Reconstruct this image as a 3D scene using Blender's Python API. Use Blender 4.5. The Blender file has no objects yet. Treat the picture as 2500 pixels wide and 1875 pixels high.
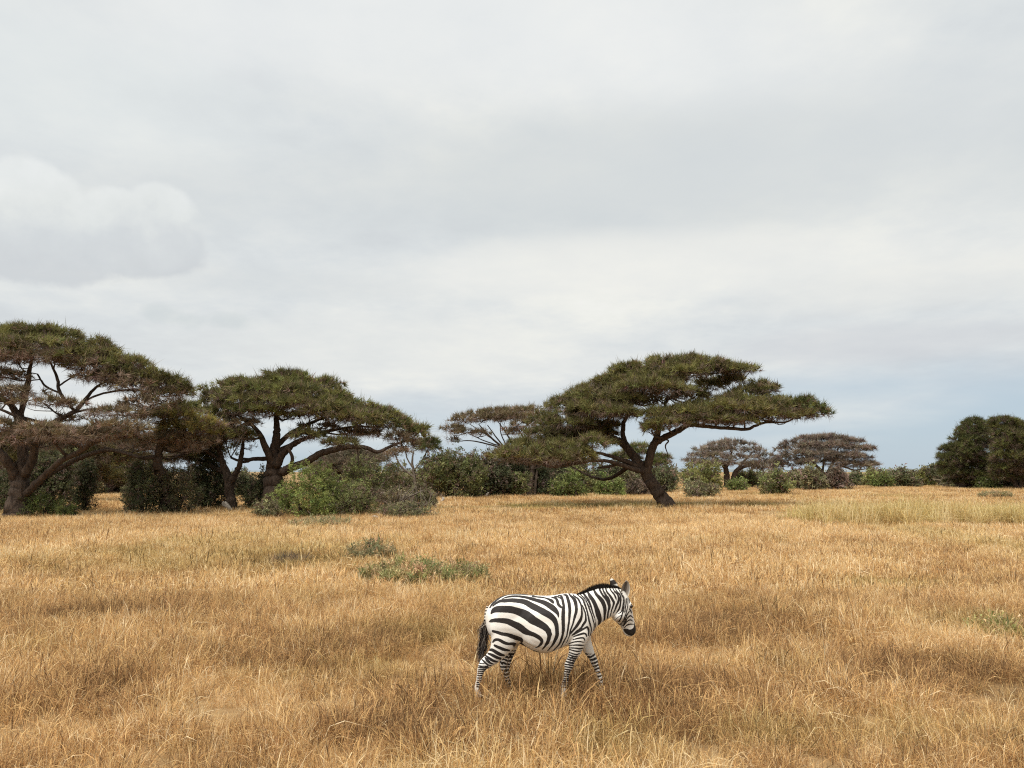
import bpy, bmesh, math, random
import numpy as np
from mathutils import Vector

RNG = np.random.default_rng(7)
random.seed(7)
scene = bpy.context.scene
col = scene.collection

# ------------------------------------------------------------------ camera
W, HPX, F, HOR = 2500.0, 1875.0, 1878.0, 1152.0
CAMH = 2.74
PITCH = math.atan((HOR - HPX / 2) / F)
CP, SP = math.cos(PITCH), math.sin(PITCH)
cam_d = bpy.data.cameras.new("camera")
cam = bpy.data.objects.new("camera", cam_d)
col.objects.link(cam)
cam.location = (0, 0, CAMH)
cam.rotation_euler = (math.pi / 2 + PITCH, 0, 0)
cam_d.sensor_fit = 'HORIZONTAL'
cam_d.sensor_width = 36.0
cam_d.lens = F / W * 36.0
cam_d.clip_start = 0.1
cam_d.clip_end = 30000
scene.camera = cam


def P(px, py, Y):
    """photo pixel + depth (metres from the camera along y) -> world point"""
    cx, cy = (px - W / 2) / F, (HPX / 2 - py) / F
    t = Y / (CP - SP * cy)
    return np.array([cx * t, Y, CAMH + t * (SP + CP * cy)])


def GY(py):
    """depth at which the ground shows at pixel row py"""
    cy = (HPX / 2 - py) / F
    dz = SP + CP * cy
    return -CAMH / dz * (CP - SP * cy)


def proj(p):
    """world points (n,3) -> photo pixels"""
    p = np.asarray(p, float)
    x, y, z = p[:, 0], p[:, 1], p[:, 2] - CAMH
    fw = y * CP + z * SP
    up = -y * SP + z * CP
    return W / 2 + F * x / fw, HPX / 2 - F * up / fw


def dirv(px, py):
    d = P(px, py, 1.0) - np.array([0, 0, CAMH])
    return d / np.linalg.norm(d)


# ------------------------------------------------------------------ render / view
vs = scene.view_settings
vs.view_transform = 'Standard'
vs.look = 'None'
vs.exposure = 0.45
vs.gamma = 1.0
scene.cycles.use_denoising = False
scene.cycles.filter_width = 1.15
scene.cycles.debug_use_spatial_splits = True
scene.cycles.use_adaptive_sampling = True
scene.cycles.adaptive_threshold = 0.02
scene.cycles.max_bounces = 4
scene.cycles.diffuse_bounces = 3
scene.cycles.transparent_max_bounces = 4
scene.cycles.transmission_bounces = 3
scene.cycles.sample_clamp_indirect = 4.0


# ------------------------------------------------------------------ node helpers
class NT:
    def __init__(self, tree):
        self.t = tree
        self.n = tree.nodes
        self.l = tree.links

    def node(self, typ, **kw):
        nd = self.n.new(typ)
        for k, v in kw.items():
            setattr(nd, k, v)
        return nd

    def put(self, sock, v):
        if v is None:
            return
        if hasattr(v, 'is_output') or isinstance(v, bpy.types.NodeSocket):
            self.l.new(v, sock)
        else:
            sock.default_value = v

    def math(self, op, a, b=None, c=None, clamp=False):
        nd = self.node('ShaderNodeMath', operation=op, use_clamp=clamp)
        self.put(nd.inputs[0], a)
        self.put(nd.inputs[1], b)
        self.put(nd.inputs[2], c)
        return nd.outputs[0]

    def vmath(self, op, a, b=None):
        nd = self.node('ShaderNodeVectorMath', operation=op)
        self.put(nd.inputs[0], a)
        self.put(nd.inputs[1], b)
        return nd.outputs['Value'] if op in ('DOT_PRODUCT', 'LENGTH') else nd.outputs[0]

    def noise(self, vec, scale, detail=4, rough=0.5, dist=0.0):
        nd = self.node('ShaderNodeTexNoise')
        self.put(nd.inputs['Vector'], vec)
        nd.inputs['Scale'].default_value = scale
        nd.inputs['Detail'].default_value = detail
        nd.inputs['Roughness'].default_value = rough
        nd.inputs['Distortion'].default_value = dist
        return nd.outputs['Fac']

    def smooth(self, v, a, b, lo=0.0, hi=1.0):
        nd = self.node('ShaderNodeMapRange', interpolation_type='SMOOTHSTEP')
        self.put(nd.inputs['Value'], v)
        nd.inputs['From Min'].default_value = a
        nd.inputs['From Max'].default_value = b
        nd.inputs['To Min'].default_value = lo
        nd.inputs['To Max'].default_value = hi
        return nd.outputs[0]

    def mix(self, fac, a, b, mode='MIX'):
        nd = self.node('ShaderNodeMix', data_type='RGBA', blend_type=mode)
        self.put(nd.inputs[0], fac)
        self.put(nd.inputs[6], a)
        self.put(nd.inputs[7], b)
        return nd.outputs[2]

    def ramp(self, fac, stops):
        nd = self.node('ShaderNodeValToRGB')
        e = nd.color_ramp.elements
        while len(e) < len(stops):
            e.new(0.5)
        for i, (p, c) in enumerate(stops):
            e[i].position = p
            e[i].color = (*c, 1)
        self.put(nd.inputs[0], fac)
        return nd.outputs[0]


def rgb(r, g, b):
    """sRGB 0-255 -> linear rgba"""
    f = lambda c: ((c / 255 + 0.055) / 1.055) ** 2.4 if c > 10 else c / 255 / 12.92
    return (f(r), f(g), f(b), 1.0)


# ------------------------------------------------------------------ world (overcast sky, thin blue gap low down)
SUN_EL, SUN_AZ = math.radians(62), math.radians(-35)   # azimuth from +y towards +x of where the sun stands
world = bpy.data.worlds.new("World")
scene.world = world
world.use_nodes = True
wt = NT(world.node_tree)
wt.n.clear()
out = wt.node('ShaderNodeOutputWorld')
bg = wt.node('ShaderNodeBackground')
sky = wt.node('ShaderNodeTexSky', sky_type='NISHITA')
sky.sun_disc = False
sky.sun_elevation = SUN_EL
sky.sun_rotation = SUN_AZ
sky.altitude = 1100
sky.dust_density = 2.0
tc = wt.node('ShaderNodeTexCoord')
d = wt.vmath('NORMALIZE', tc.outputs['Generated'])
sep = wt.node('ShaderNodeSeparateXYZ')
wt.l.new(d, sep.inputs[0])
dx, dy, dz = sep.outputs
zz = wt.math('ADD', wt.math('MAXIMUM', dz, 0.0), 0.16)
comb = wt.node('ShaderNodeCombineXYZ')
wt.l.new(wt.math('DIVIDE', dx, zz), comb.inputs[0])
wt.l.new(wt.math('DIVIDE', dy, zz), comb.inputs[1])
plane = comb.outputs[0]
# cloud deck
nA = wt.noise(plane, 0.55, 3, 0.5)
nB = wt.noise(wt.vmath('ADD', plane, (7.3, 2.1, 4.0)), 1.5, 4, 0.55)
nC = wt.noise(wt.vmath('ADD', plane, (1.3, 9.1, 2.0)), 0.9, 3, 0.5)
lum = wt.math('ADD', wt.math('MULTIPLY', wt.math('SUBTRACT', nA, 0.5), 0.85),
              wt.math('MULTIPLY', wt.math('SUBTRACT', nB, 0.5), 0.35))
nD = wt.noise(wt.vmath('ADD', plane, (4.1, 3.3, 7.0)), 5.0, 5, 0.6)
lum = wt.math('ADD', lum, wt.math('MULTIPLY', wt.math('SUBTRACT', nD, 0.5), 0.32))
lum = wt.math('ADD', lum, 0.5)
deck = wt.ramp(lum, [(0.30, rgb(207, 212, 216)[:3]), (0.43, rgb(218, 223, 225)[:3]), (0.53, rgb(228, 231, 230)[:3]),
                     (0.62, rgb(238, 239, 234)[:3]), (0.72, rgb(244, 244, 240)[:3])])
# broken lower edge of the deck: clear air shows near the horizon
el = wt.math('ADD', dz, wt.math('MULTIPLY', wt.math('SUBTRACT', nC, 0.5), 0.16))
el = wt.math('ADD', el, wt.math('MULTIPLY', dx, -0.05))
cover = wt.smooth(el, 0.01, 0.125)
blue = wt.mix(1.0, sky.outputs[0], (0.085, 0.082, 0.074, 1), 'MULTIPLY')
blue = wt.mix(0.80, blue, rgb(194, 211, 225), 'MIX')
base = wt.mix(cover, blue, deck)


NOISE = {}


def cloud_mask(px, py, rx, ry, nscale, namp, lo, hi, vec=None):
    c = dirv(px, py)
    r = np.array([c[1], -c[0], 0.0]); r /= np.linalg.norm(r)
    u = np.cross(r, c)
    a = wt.math('DIVIDE', wt.vmath('DOT_PRODUCT', d, tuple(r)), rx / F)
    b = wt.math('DIVIDE', wt.vmath('DOT_PRODUCT', d, tuple(u)), ry / F)
    f = wt.vmath('DOT_PRODUCT', d, tuple(c))
    q = wt.math('ADD', wt.math('MULTIPLY', a, a), wt.math('MULTIPLY', b, b))
    n = NOISE.setdefault(nscale, None) or wt.noise(wt.vmath('ADD', d, (2.3, 5.1, .7)), nscale, 4, 0.52)
    NOISE[nscale] = n
    m = wt.math('ADD', wt.math('SUBTRACT', 1.0, q), wt.math('MULTIPLY', wt.math('SUBTRACT', n, 0.5), namp))
    m = wt.math('MULTIPLY', wt.smooth(m, lo, hi), wt.math('GREATER_THAN', f, 0.0))
    return m, b, n


# broad soft banks of the deck
for (cx_, cy_, rx_, ry_, c_, a_) in [(1500, 430, 1150, 170, (206, 212, 214), .62), (2100, 300, 700, 140, (214, 219, 221), .5), (1120, 70, 950, 170, (240, 242, 242), .55), (1560, 645, 800, 80, (240, 240, 235), .60), (900, 850, 560, 100, (235, 236, 232), .55),
                                     (2170, 835, 380, 48, (210, 213, 217), .60), (690, 690, 380, 45, (212, 217, 219), .50), (2300, 690, 420, 60, (236, 236, 231), .5), (150, 200, 500, 140, (232, 237, 236), .45)]:
    m, b_, n_ = cloud_mask(cx_, cy_, rx_, ry_, 3.4, 1.5, -0.35, 1.15)
    base = wt.mix(wt.math('MULTIPLY', m, a_), base, rgb(*c_))


# heaped cloud: pale billows above, grey flat base
def heap(lobes, colors, amp, nsc, alpha):
    best = None
    cy0 = sum(l[1] for l in lobes) / len(lobes)
    for (cx_, cy_, rx_, ry_) in lobes:
        c = dirv(cx_, cy_)
        r = np.array([c[1], -c[0], 0.0]); r /= np.linalg.norm(r)
        u = np.cross(r, c)
        a = wt.math('DIVIDE', wt.vmath('DOT_PRODUCT', d, tuple(r)), rx_ / F)
        b_ = wt.math('DIVIDE', wt.vmath('DOT_PRODUCT', d, tuple(u)), ry_ / F)
        q = wt.math('SUBTRACT', 1.0, wt.math('ADD', wt.math('MULTIPLY', a, a), wt.math('MULTIPLY', b_, b_)))
        best = q if best is None else wt.math('SMOOTH_MAX', best, q, 0.25)
    n1_ = wt.noise(wt.vmath('ADD', d, (1.7, 4.2, 0.3)), nsc, 6, 0.60)
    m = wt.smooth(wt.math('ADD', best, wt.math('MULTIPLY', wt.math('SUBTRACT', n1_, 0.5), amp)), -0.10, 0.38)
    m = wt.math('MULTIPLY', m, wt.math('GREATER_THAN', dy, 0.0))
    zt_ = dirv(200, 420)[2]; zb_ = dirv(200, 660)[2]
    hh_ = wt.math('DIVIDE', wt.math('SUBTRACT', dz, zb_), zt_ - zb_)
    n2_ = wt.noise(wt.vmath('ADD', d, (3.1, 0.2, 1.7)), 15, 5, 0.58)
    sh = wt.math('ADD', wt.math('MULTIPLY', hh_, 0.75), wt.math('MULTIPLY', wt.math('SUBTRACT', n2_, 0.5), 0.9))
    cc = wt.ramp(sh, [(p_, rgb(*c_)[:3]) for p_, c_ in colors])
    return m, cc


m, cc = heap([(70, 480, 110, 80), (-40, 540, 150, 110), (150, 560, 130, 80), (300, 540, 110, 70), (395, 515, 75, 60), (280, 610, 190, 62), (100, 620, 180, 70), (400, 600, 95, 70)],
             [(0.05, (203, 208, 212)), (0.28, (211, 216, 219)), (0.5, (226, 230, 229)), (0.8, (237, 240, 239))], 1.5, 13.0, .9)
base = wt.mix(wt.math('MULTIPLY', m, 0.78), base, cc)
for (cx_, cy_, rx_, ry_, a_) in [(405, 767, 44, 19, .55), (472, 783, 28, 17, .45), (562, 783, 62, 17, .55)]:
    m, b_, n_ = cloud_mask(cx_, cy_, rx_ * 1.2, ry_ * 1.3, 26, 2.8, -0.3, 1.3)
    base = wt.mix(wt.math('MULTIPLY', m, a_), base, rgb(203, 211, 213))
wt.l.new(base, bg.inputs['Color'])
bg.inputs['Strength'].default_value = 2 ** -vs.exposure      # picture values above are display values
wt.l.new(bg.outputs[0], out.inputs['Surface'])

# ------------------------------------------------------------------ sun (veiled by cloud)
sd = bpy.data.lights.new("sun", 'SUN')
sd.energy = 3.7
sd.angle = math.radians(38)
sd.color = (1.0, 0.955, 0.885)
sun = bpy.data.objects.new("sun", sd)
col.objects.link(sun)
sv = Vector((math.sin(SUN_AZ) * math.cos(SUN_EL), -math.cos(SUN_AZ) * math.cos(SUN_EL), math.sin(SUN_EL)))
sky.sun_rotation = math.atan2(sv.x, sv.y)
sun.rotation_euler = sv.to_track_quat('Z', 'Y').to_euler()


# ------------------------------------------------------------------ generic helpers
def tag(o, label=None, cat=None, group=None, kind=None):
    if label: o['label'] = label
    if cat: o['category'] = cat
    if group: o['group'] = group
    if kind: o['kind'] = kind
    return o


def mk(name, verts, faces_tri=None, faces_quad=None, mat=None, parent=None, colors=None, smooth=False, floats=None):
    """one mesh object from numpy arrays (triangles and/or quads)"""
    me = bpy.data.meshes.new(name)
    verts = np.asarray(verts, np.float32)
    tri = np.zeros((0, 3), np.int32) if faces_tri is None else np.asarray(faces_tri, np.int32)
    quad = np.zeros((0, 4), np.int32) if faces_quad is None else np.asarray(faces_quad, np.int32)
    me.vertices.add(len(verts))
    me.vertices.foreach_set('co', verts.ravel())
    nl = tri.size + quad.size
    me.loops.add(nl)
    me.loops.foreach_set('vertex_index', np.concatenate([tri.ravel(), quad.ravel()]).astype(np.int32))
    npoly = len(tri) + len(quad)
    me.polygons.add(npoly)
    start = np.concatenate([np.arange(len(tri)) * 3, tri.size + np.arange(len(quad)) * 4]).astype(np.int32)
    me.polygons.foreach_set('loop_start', start)
    me.update(calc_edges=True)
    if colors is not None:
        at = me.color_attributes.new('Col', 'FLOAT_COLOR', 'POINT')
        c4 = np.ones((len(verts), 4), np.float32)
        c4[:, :3] = colors
        at.data.foreach_set('color', c4.ravel())
    if floats:
        for k, v in floats.items():
            at = me.attributes.new(k, 'FLOAT', 'POINT')
            at.data.foreach_set('value', np.asarray(v, np.float32))
    if smooth:
        me.polygons.foreach_set('use_smooth', np.ones(npoly, bool))
    me.update()
    o = bpy.data.objects.new(name, me)
    col.objects.link(o)
    if mat: me.materials.append(mat)
    if parent is not None: o.parent = parent
    return o


def empty(name, loc):
    o = bpy.data.objects.new(name, None)
    o.empty_display_size = 0.3
    o.location = tuple(loc)
    col.objects.link(o)
    return o


def catmull(pts, n):
    pts = np.asarray(pts, float)
    if len(pts) == 2:
        t = np.linspace(0, 1, n)[:, None]
        return pts[0] * (1 - t) + pts[1] * t
    ext = np.vstack([2 * pts[0] - pts[1], pts, 2 * pts[-1] - pts[-2]])
    seg = len(pts) - 1
    res = []
    for s in np.linspace(0, seg, n):
        i = min(int(s), seg - 1)
        t = s - i
        p0, p1, p2, p3 = ext[i:i + 4]
        res.append(0.5 * ((2 * p1) + (-p0 + p2) * t + (2 * p0 - 5 * p1 + 4 * p2 - p3) * t * t + (-p0 + 3 * p1 - 3 * p2 + p3) * t ** 3))
    return np.array(res)


class Tubes:
    def __init__(self):
        self.v, self.q, self.n = [], [], 0

    def add(self, path, radii, sides=7, lump=0.0):
        path = np.asarray(path, float)
        m = len(path)
        radii = np.broadcast_to(np.asarray(radii, float), (m,))
        tang = np.gradient(path, axis=0)
        tang /= np.linalg.norm(tang, axis=1)[:, None] + 1e-9
        ref = np.array([0.3, 1.0, 0.2]) if abs(tang[0][1]) < 0.8 else np.array([1.0, 0.1, 0.2])
        a = np.cross(tang, ref)
        a /= np.linalg.norm(a, axis=1)[:, None] + 1e-9
        b = np.cross(tang, a)
        th = np.linspace(0, 2 * math.pi, sides, endpoint=False)
        rr = radii[:, None] * np.ones(sides)[None]
        if lump:
            ph = RNG.random(4) * 6.28
            zc = np.arange(m)[:, None] / max(m - 1, 1)
            rr = rr * (1 + lump * (np.sin(th * 3 + ph[0] + zc * 4) * 0.6 + np.sin(th * 5 + ph[1] - zc * 7) * 0.4 + np.sin(th * 2 + ph[2] + zc * 9) * .4))
        ring = path[:, None, :] + rr[..., None] * (np.cos(th)[None, :, None] * a[:, None, :] + np.sin(th)[None, :, None] * b[:, None, :])
        self.v.append(ring.reshape(-1, 3))
        i = np.arange(m - 1)[:, None] * sides
        j = np.arange(sides)[None]
        j2 = (j + 1) % sides
        q = np.stack([i + j, i + j2, i + sides + j2, i + sides + j], -1).reshape(-1, 4)
        self.q.append(q + self.n)
        first = self.n
        self.n += m * sides
        # end caps
        for row, flip in ((0, True), (m - 1, False)):
            c = path[row]
            self.v.append(c[None])
            base = first + row * sides
            tri = np.stack([base + j[0], base + j2[0], np.full(sides, self.n), np.full(sides, self.n)], -1)
            self.cap(tri, flip)
            self.n += 1

    def cap(self, t, flip):
        if not hasattr(self, 't'): self.t = []
        t = t[:, :3]
        self.t.append(t[:, ::-1] if flip else t)

    def build(self, name, mat, parent=None, smooth=True):
        if not self.v: return None
        return mk(name, np.vstack(self.v), np.vstack(self.t), np.vstack(self.q), mat, parent, smooth=smooth)


def vnoise(x, y, s, seed=0):
    """smooth value noise 0..1 (numpy)"""
    x = np.asarray(x) / s; y = np.asarray(y) / s
    xi, yi = np.floor(x).astype(int), np.floor(y).astype(int)
    fx, fy = x - xi, y - yi
    fx, fy = fx * fx * (3 - 2 * fx), fy * fy * (3 - 2 * fy)
    def h(a, b):
        n = (a * 374761393 + b * 668265263 + seed * 1442695041) & 0xFFFFFFFF
        n = ((n ^ (n >> 13)) * 1274126177) & 0xFFFFFFFF
        return ((n ^ (n >> 16)) & 0xFFFF) / 65535.0
    return (h(xi, yi) * (1 - fx) + h(xi + 1, yi) * fx) * (1 - fy) + (h(xi, yi + 1) * (1 - fx) + h(xi + 1, yi + 1) * fx) * fy


def gz(x, y):
    """gentle ground relief (metres)"""
    x = np.asarray(x, float); y = np.asarray(y, float)
    r = np.hypot(x, y)
    amp = np.clip((r - 3) / 10, 0, 1) * np.clip((260 - r) / 150, 0, 1)
    return amp * ((vnoise(x, y, 5.0, 3) - .5) * 0.09 + (vnoise(x, y, 1.7, 5) - .5) * 0.05)


# ------------------------------------------------------------------ materials
def new_mat(name):
    m = bpy.data.materials.new(name)
    m.use_nodes = True
    t = NT(m.node_tree)
    t.n.clear()
    o = t.node('ShaderNodeOutputMaterial')
    return m, t, o


def foliage_mat(name, trans=0.3, rough=0.7):
    m, t, o = new_mat(name)
    at = t.node('ShaderNodeAttribute', attribute_name='Col')
    c = at.outputs['Color']
    p = t.node('ShaderNodeBsdfPrincipled')
    t.l.new(c, p.inputs['Base Color'])
    p.inputs['Roughness'].default_value = rough
    p.inputs['Specular IOR Level'].default_value = 0.15
    tr = t.node('ShaderNodeBsdfTranslucent')
    t.l.new(c, tr.inputs['Color'])
    mx = t.node('ShaderNodeMixShader')
    mx.inputs[0].default_value = trans
    t.l.new(p.outputs[0], mx.inputs[1])
    t.l.new(tr.outputs[0], mx.inputs[2])
    t.l.new(mx.outputs[0], o.inputs['Surface'])
    return m


def bark_mat(name, c1, c2, scale=3.0):
    m, t, o = new_mat(name)
    g = t.node('ShaderNodeNewGeometry')
    mp = t.node('ShaderNodeMapping')
    mp.inputs['Scale'].default_value = (1, 1, 0.22)
    t.l.new(g.outputs['Position'], mp.inputs[0])
    n = t.noise(mp.outputs[0], scale * 2.2, 6, 0.65, 0.8)
    n2 = t.noise(g.outputs['Position'], scale * 0.5, 3)
    f = t.math('ADD', t.math('MULTIPLY', n, 0.75), t.math('MULTIPLY', n2, 0.25))
    c = t.ramp(f, [(0.35, c1), (0.65, c2)])
    p = t.node('ShaderNodeBsdfPrincipled')
    t.l.new(c, p.inputs['Base Color'])
    p.inputs['Roughness'].default_value = 0.9
    p.inputs['Specular IOR Level'].default_value = 0.1
    bp = t.node('ShaderNodeBump')
    bp.inputs['Strength'].default_value = 1.0
    bp.inputs['Distance'].default_value = 0.12
    t.l.new(n, bp.inputs['Height'])
    t.l.new(bp.outputs[0], p.inputs['Normal'])
    t.l.new(p.outputs[0], o.inputs['Surface'])
    return m


M_FOL = foliage_mat('thorn_foliage', 0.25)
M_LEAF = foliage_mat('bush_leaf', 0.3, 0.6)
M_BARK = bark_mat('acacia_bark', (0.030, 0.021, 0.016), (0.105, 0.075, 0.056))
M_BARKP = bark_mat('brown_bark', (0.036, 0.026, 0.020), (0.125, 0.092, 0.070))
M_DEAD = bark_mat('bleached_wood', (0.30, 0.26, 0.21), (0.58, 0.52, 0.45), 6)
M_TWIG = bark_mat('grey_twig', (0.10, 0.08, 0.06), (0.24, 0.20, 0.16), 6)

# ground
M_GROUND, t, o = new_mat('dry_soil')
g = t.node('ShaderNodeNewGeometry')
n1 = t.noise(g.outputs['Position'], 0.35, 6, 0.6)
n2 = t.noise(g.outputs['Position'], 9.0, 5, 0.65)
c = t.ramp(t.math('ADD', t.math('MULTIPLY', n1, 0.6), t.math('MULTIPLY', n2, 0.4)),
           [(0.32, (0.16, 0.10, 0.05)), (0.5, (0.27, 0.175, 0.085)), (0.68, (0.36, 0.25, 0.12))])
p = t.node('ShaderNodeBsdfPrincipled')
t.l.new(c, p.inputs['Base Color'])
p.inputs['Roughness'].default_value = 0.95
p.inputs['Specular IOR Level'].default_value = 0.05
bp = t.node('ShaderNodeBump'); bp.inputs['Strength'].default_value = 0.8; bp.inputs['Distance'].default_value = 0.05
t.l.new(n2, bp.inputs['Height']); t.l.new(bp.outputs[0], p.inputs['Normal'])
t.l.new(p.outputs[0], o.inputs['Surface'])

# grass (tone / hue are carried by each tuft)
def grass_mat(name, stops):
    m, t, o = new_mat(name)
    a1 = t.node('ShaderNodeAttribute', attribute_name='tone', attribute_type='INSTANCER')
    a2 = t.node('ShaderNodeAttribute', attribute_name='green', attribute_type='INSTANCER')
    a3 = t.node('ShaderNodeAttribute', attribute_name='blade')
    f = t.math('ADD', a1.outputs['Fac'], t.math('MULTIPLY', t.math('SUBTRACT', a3.outputs['Fac'], 0.5), 0.95), clamp=True)
    c = t.ramp(f, stops)
    c = t.mix(t.math('MULTIPLY', a2.outputs['Fac'], 0.9), c, t.ramp(f, [(0.0, (0.14, 0.12, 0.04)), (0.5, (0.34, 0.29, 0.095)), (1.0, (0.62, 0.53, 0.22))]))
    p = t.node('ShaderNodeBsdfDiffuse')
    t.l.new(c, p.inputs['Color'])
    tr = t.node('ShaderNodeBsdfTranslucent')
    t.l.new(c, tr.inputs['Color'])
    mx = t.node('ShaderNodeMixShader')
    mx.inputs[0].default_value = 0.42
    t.l.new(p.outputs[0], mx.inputs[1]); t.l.new(tr.outputs[0], mx.inputs[2])
    t.l.new(mx.outputs[0], o.inputs['Surface'])
    return m


M_GRASS = grass_mat('dry_grass', [(0.0, (0.17, 0.102, 0.054)), (0.25, (0.44, 0.255, 0.122)), (0.5, (0.68, 0.425, 0.185)),
                                  (0.75, (0.80, 0.565, 0.265)), (1.0, (0.87, 0.71, 0.46))])

# ------------------------------------------------------------------ setting: ground, far hills
def axis(lim, n, k):
    s = np.linspace(-1, 1, n)
    return np.sinh(s * k) / np.sinh(k) * lim


xs = axis(9000, 161, 7.5)
ys = np.concatenate([np.linspace(-2, 40, 130)[:-1], 40 + (np.exp(np.linspace(0, 5.6, 70)) - 1) / (math.exp(5.6) - 1) * 12000])
ys = np.concatenate([[-6000, -600, -60, -10], ys])
X, Y = np.meshgrid(xs, ys)
Z = gz(X, Y)
nx, ny = len(xs), len(ys)
i = (np.arange(ny - 1)[:, None] * nx + np.arange(nx - 1)[None])
quads = np.stack([i, i + 1, i + nx + 1, i + nx], -1).reshape(-1, 4)
tag(mk('ground', np.stack([X, Y, Z], -1).reshape(-1, 3), None, quads, M_GROUND, smooth=True),
    'dry brown soil of the savanna plain under the grass', 'ground', kind='structure')

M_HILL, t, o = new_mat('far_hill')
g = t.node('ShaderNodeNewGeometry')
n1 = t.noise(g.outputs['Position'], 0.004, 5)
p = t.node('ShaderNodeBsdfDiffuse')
t.l.new(t.ramp(n1, [(0.3, (0.16, 0.19, 0.20)), (0.7, (0.27, 0.29, 0.29))]), p.inputs['Color'])  # blue of the distance haze is put into the hill colour
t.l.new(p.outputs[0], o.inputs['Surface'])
hx = np.linspace(-7000, 7000, 120)
hh = 14 + 26 * vnoise(hx, hx * 0, 900, 11) + 9 * vnoise(hx, hx * 0, 260, 12)
prof = np.array([[0, 0.0], [120, .55], [300, 1.0], [600, .6], [900, 0.0]])
HV = np.array([[x, 7000 + dyy, -2 + h * kk] for (dyy, kk) in prof for x, h in zip(hx, hh)])
i = (np.arange(4)[:, None] * 120 + np.arange(119)[None])
tag(mk('hills', HV, None, np.stack([i, i + 1, i + 121, i + 120], -1).reshape(-1, 4), M_HILL, smooth=True),
    'low blue grey hills along the far horizon', 'hills', kind='structure')


# ------------------------------------------------------------------ foliage sprays
def spray_templates(n, twigs, length, width, spread, curl, leafy=False, needle=False):
    """small fans of thin curved twigs; base at the origin, growing along +z"""
    res = []
    for _ in range(n):
        vs_, fs_ = [], []
        for k in range(twigs):
            az = RNG.random() * 6.283
            tl = spread * math.sqrt(RNG.random())
            L = length * RNG.uniform(0.55, 1.15)
            dirr = np.array([math.cos(az) * math.sin(tl), math.sin(az) * math.sin(tl), math.cos(tl)])
            side = np.cross(dirr, RNG.normal(size=3)); side /= np.linalg.norm(side)
            w = width * RNG.uniform(0.6, 1.3)
            st = np.array([RNG.normal() * .12, RNG.normal() * .12, RNG.uniform(-.15, .1)]) * length
            mid = st + dirr * L * 0.5
            tip = st + dirr * L + np.array([0, 0, curl * L]) + RNG.normal(size=3) * L * .06
            b = len(vs_)
            if needle:
                vs_ += [st + side * w / 2, st - side * w / 2, tip]
                fs_ += [[b, b + 1, b + 2]]
                continue
            vs_ += [st, mid + side * w / 2, mid - side * w / 2, tip]
            fs_ += [[b, b + 1, b + 2], [b + 1, b + 3, b + 2]]
            if leafy:
                for s_ in (0.5, 0.85):
                    c0 = st + dirr * L * s_
                    lv = RNG.normal(size=3); lv /= np.linalg.norm(lv)
                    l2 = np.cross(lv, RNG.normal(size=3)); l2 /= np.linalg.norm(l2)
                    ll = width * 2.0
                    b = len(vs_)
                    vs_ += [c0, c0 + lv * ll + l2 * ll * .45, c0 + lv * ll * 1.5 - l2 * ll * .4]
                    fs_ += [[b, b + 1, b + 2]]
        res.append((np.array(vs_), np.array(fs_)))
    return res


T_THORN = spray_templates(14, 11, 0.70, 0.085, 1.25, 0.22, needle=True)
T_TWIG = spray_templates(10, 7, 0.85, 0.040, 1.25, -0.05, needle=True)
T_LEAF = spray_templates(12, 5, 0.46, 0.062, 1.15, -0.18, leafy=True)


def basis_from(dirs):
    z = dirs / (np.linalg.norm(dirs, axis=1)[:, None] + 1e-9)
    r = RNG.normal(size=z.shape)
    x = np.cross(r, z); x /= np.linalg.norm(x, axis=1)[:, None] + 1e-9
    y = np.cross(z, x)
    return np.stack([x, y, z], -1)       # columns


class Crown:
    def __init__(self):
        self.v, self.f, self.c, self.n = [], [], [], 0

    def scatter(self, pts, dirs, scale, colr, templates):
        pts = np.asarray(pts); N = len(pts)
        if N == 0: return
        R = basis_from(np.asarray(dirs))
        scale = np.broadcast_to(scale, (N,))
        which = RNG.integers(0, len(templates), N)
        for k, (tv, tf) in enumerate(templates):
            s = np.where(which == k)[0]
            if len(s) == 0: continue
            vv = np.einsum('nij,mj->nmi', R[s], tv) * scale[s][:, None, None] + pts[s][:, None, :]
            m = len(tv)
            self.v.append(vv.reshape(-1, 3))
            ff = tf[None] + (np.arange(len(s)) * m)[:, None, None] + self.n
            self.f.append(ff.reshape(-1, 3))
            self.c.append(np.repeat(np.asarray(colr)[s], m, axis=0))
            self.n += len(s) * m

    def build(self, name, mat, parent=None):
        return mk(name, np.vstack(self.v), np.vstack(self.f), None, mat, parent, colors=np.vstack(self.c))

    def ntri(self):
        return sum(len(x) for x in self.f)


OLIVE = np.array([0.165, 0.155, 0.056])
GREEN = np.array([0.120, 0.137, 0.045])
BROWN = np.array([0.195, 0.150, 0.088])
YELLOW = np.array([0.255, 0.215, 0.068])
TWIGC = np.array([0.175, 0.125, 0.095])
GREYB = np.array([0.250, 0.200, 0.155])


def var(c, n, a=0.22):
    return np.clip(np.asarray(c)[None] * (1 + RNG.normal(size=(n, 1)) * a + RNG.normal(size=(n, 3)) * 0.06), 0.004, 0.9)


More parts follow.
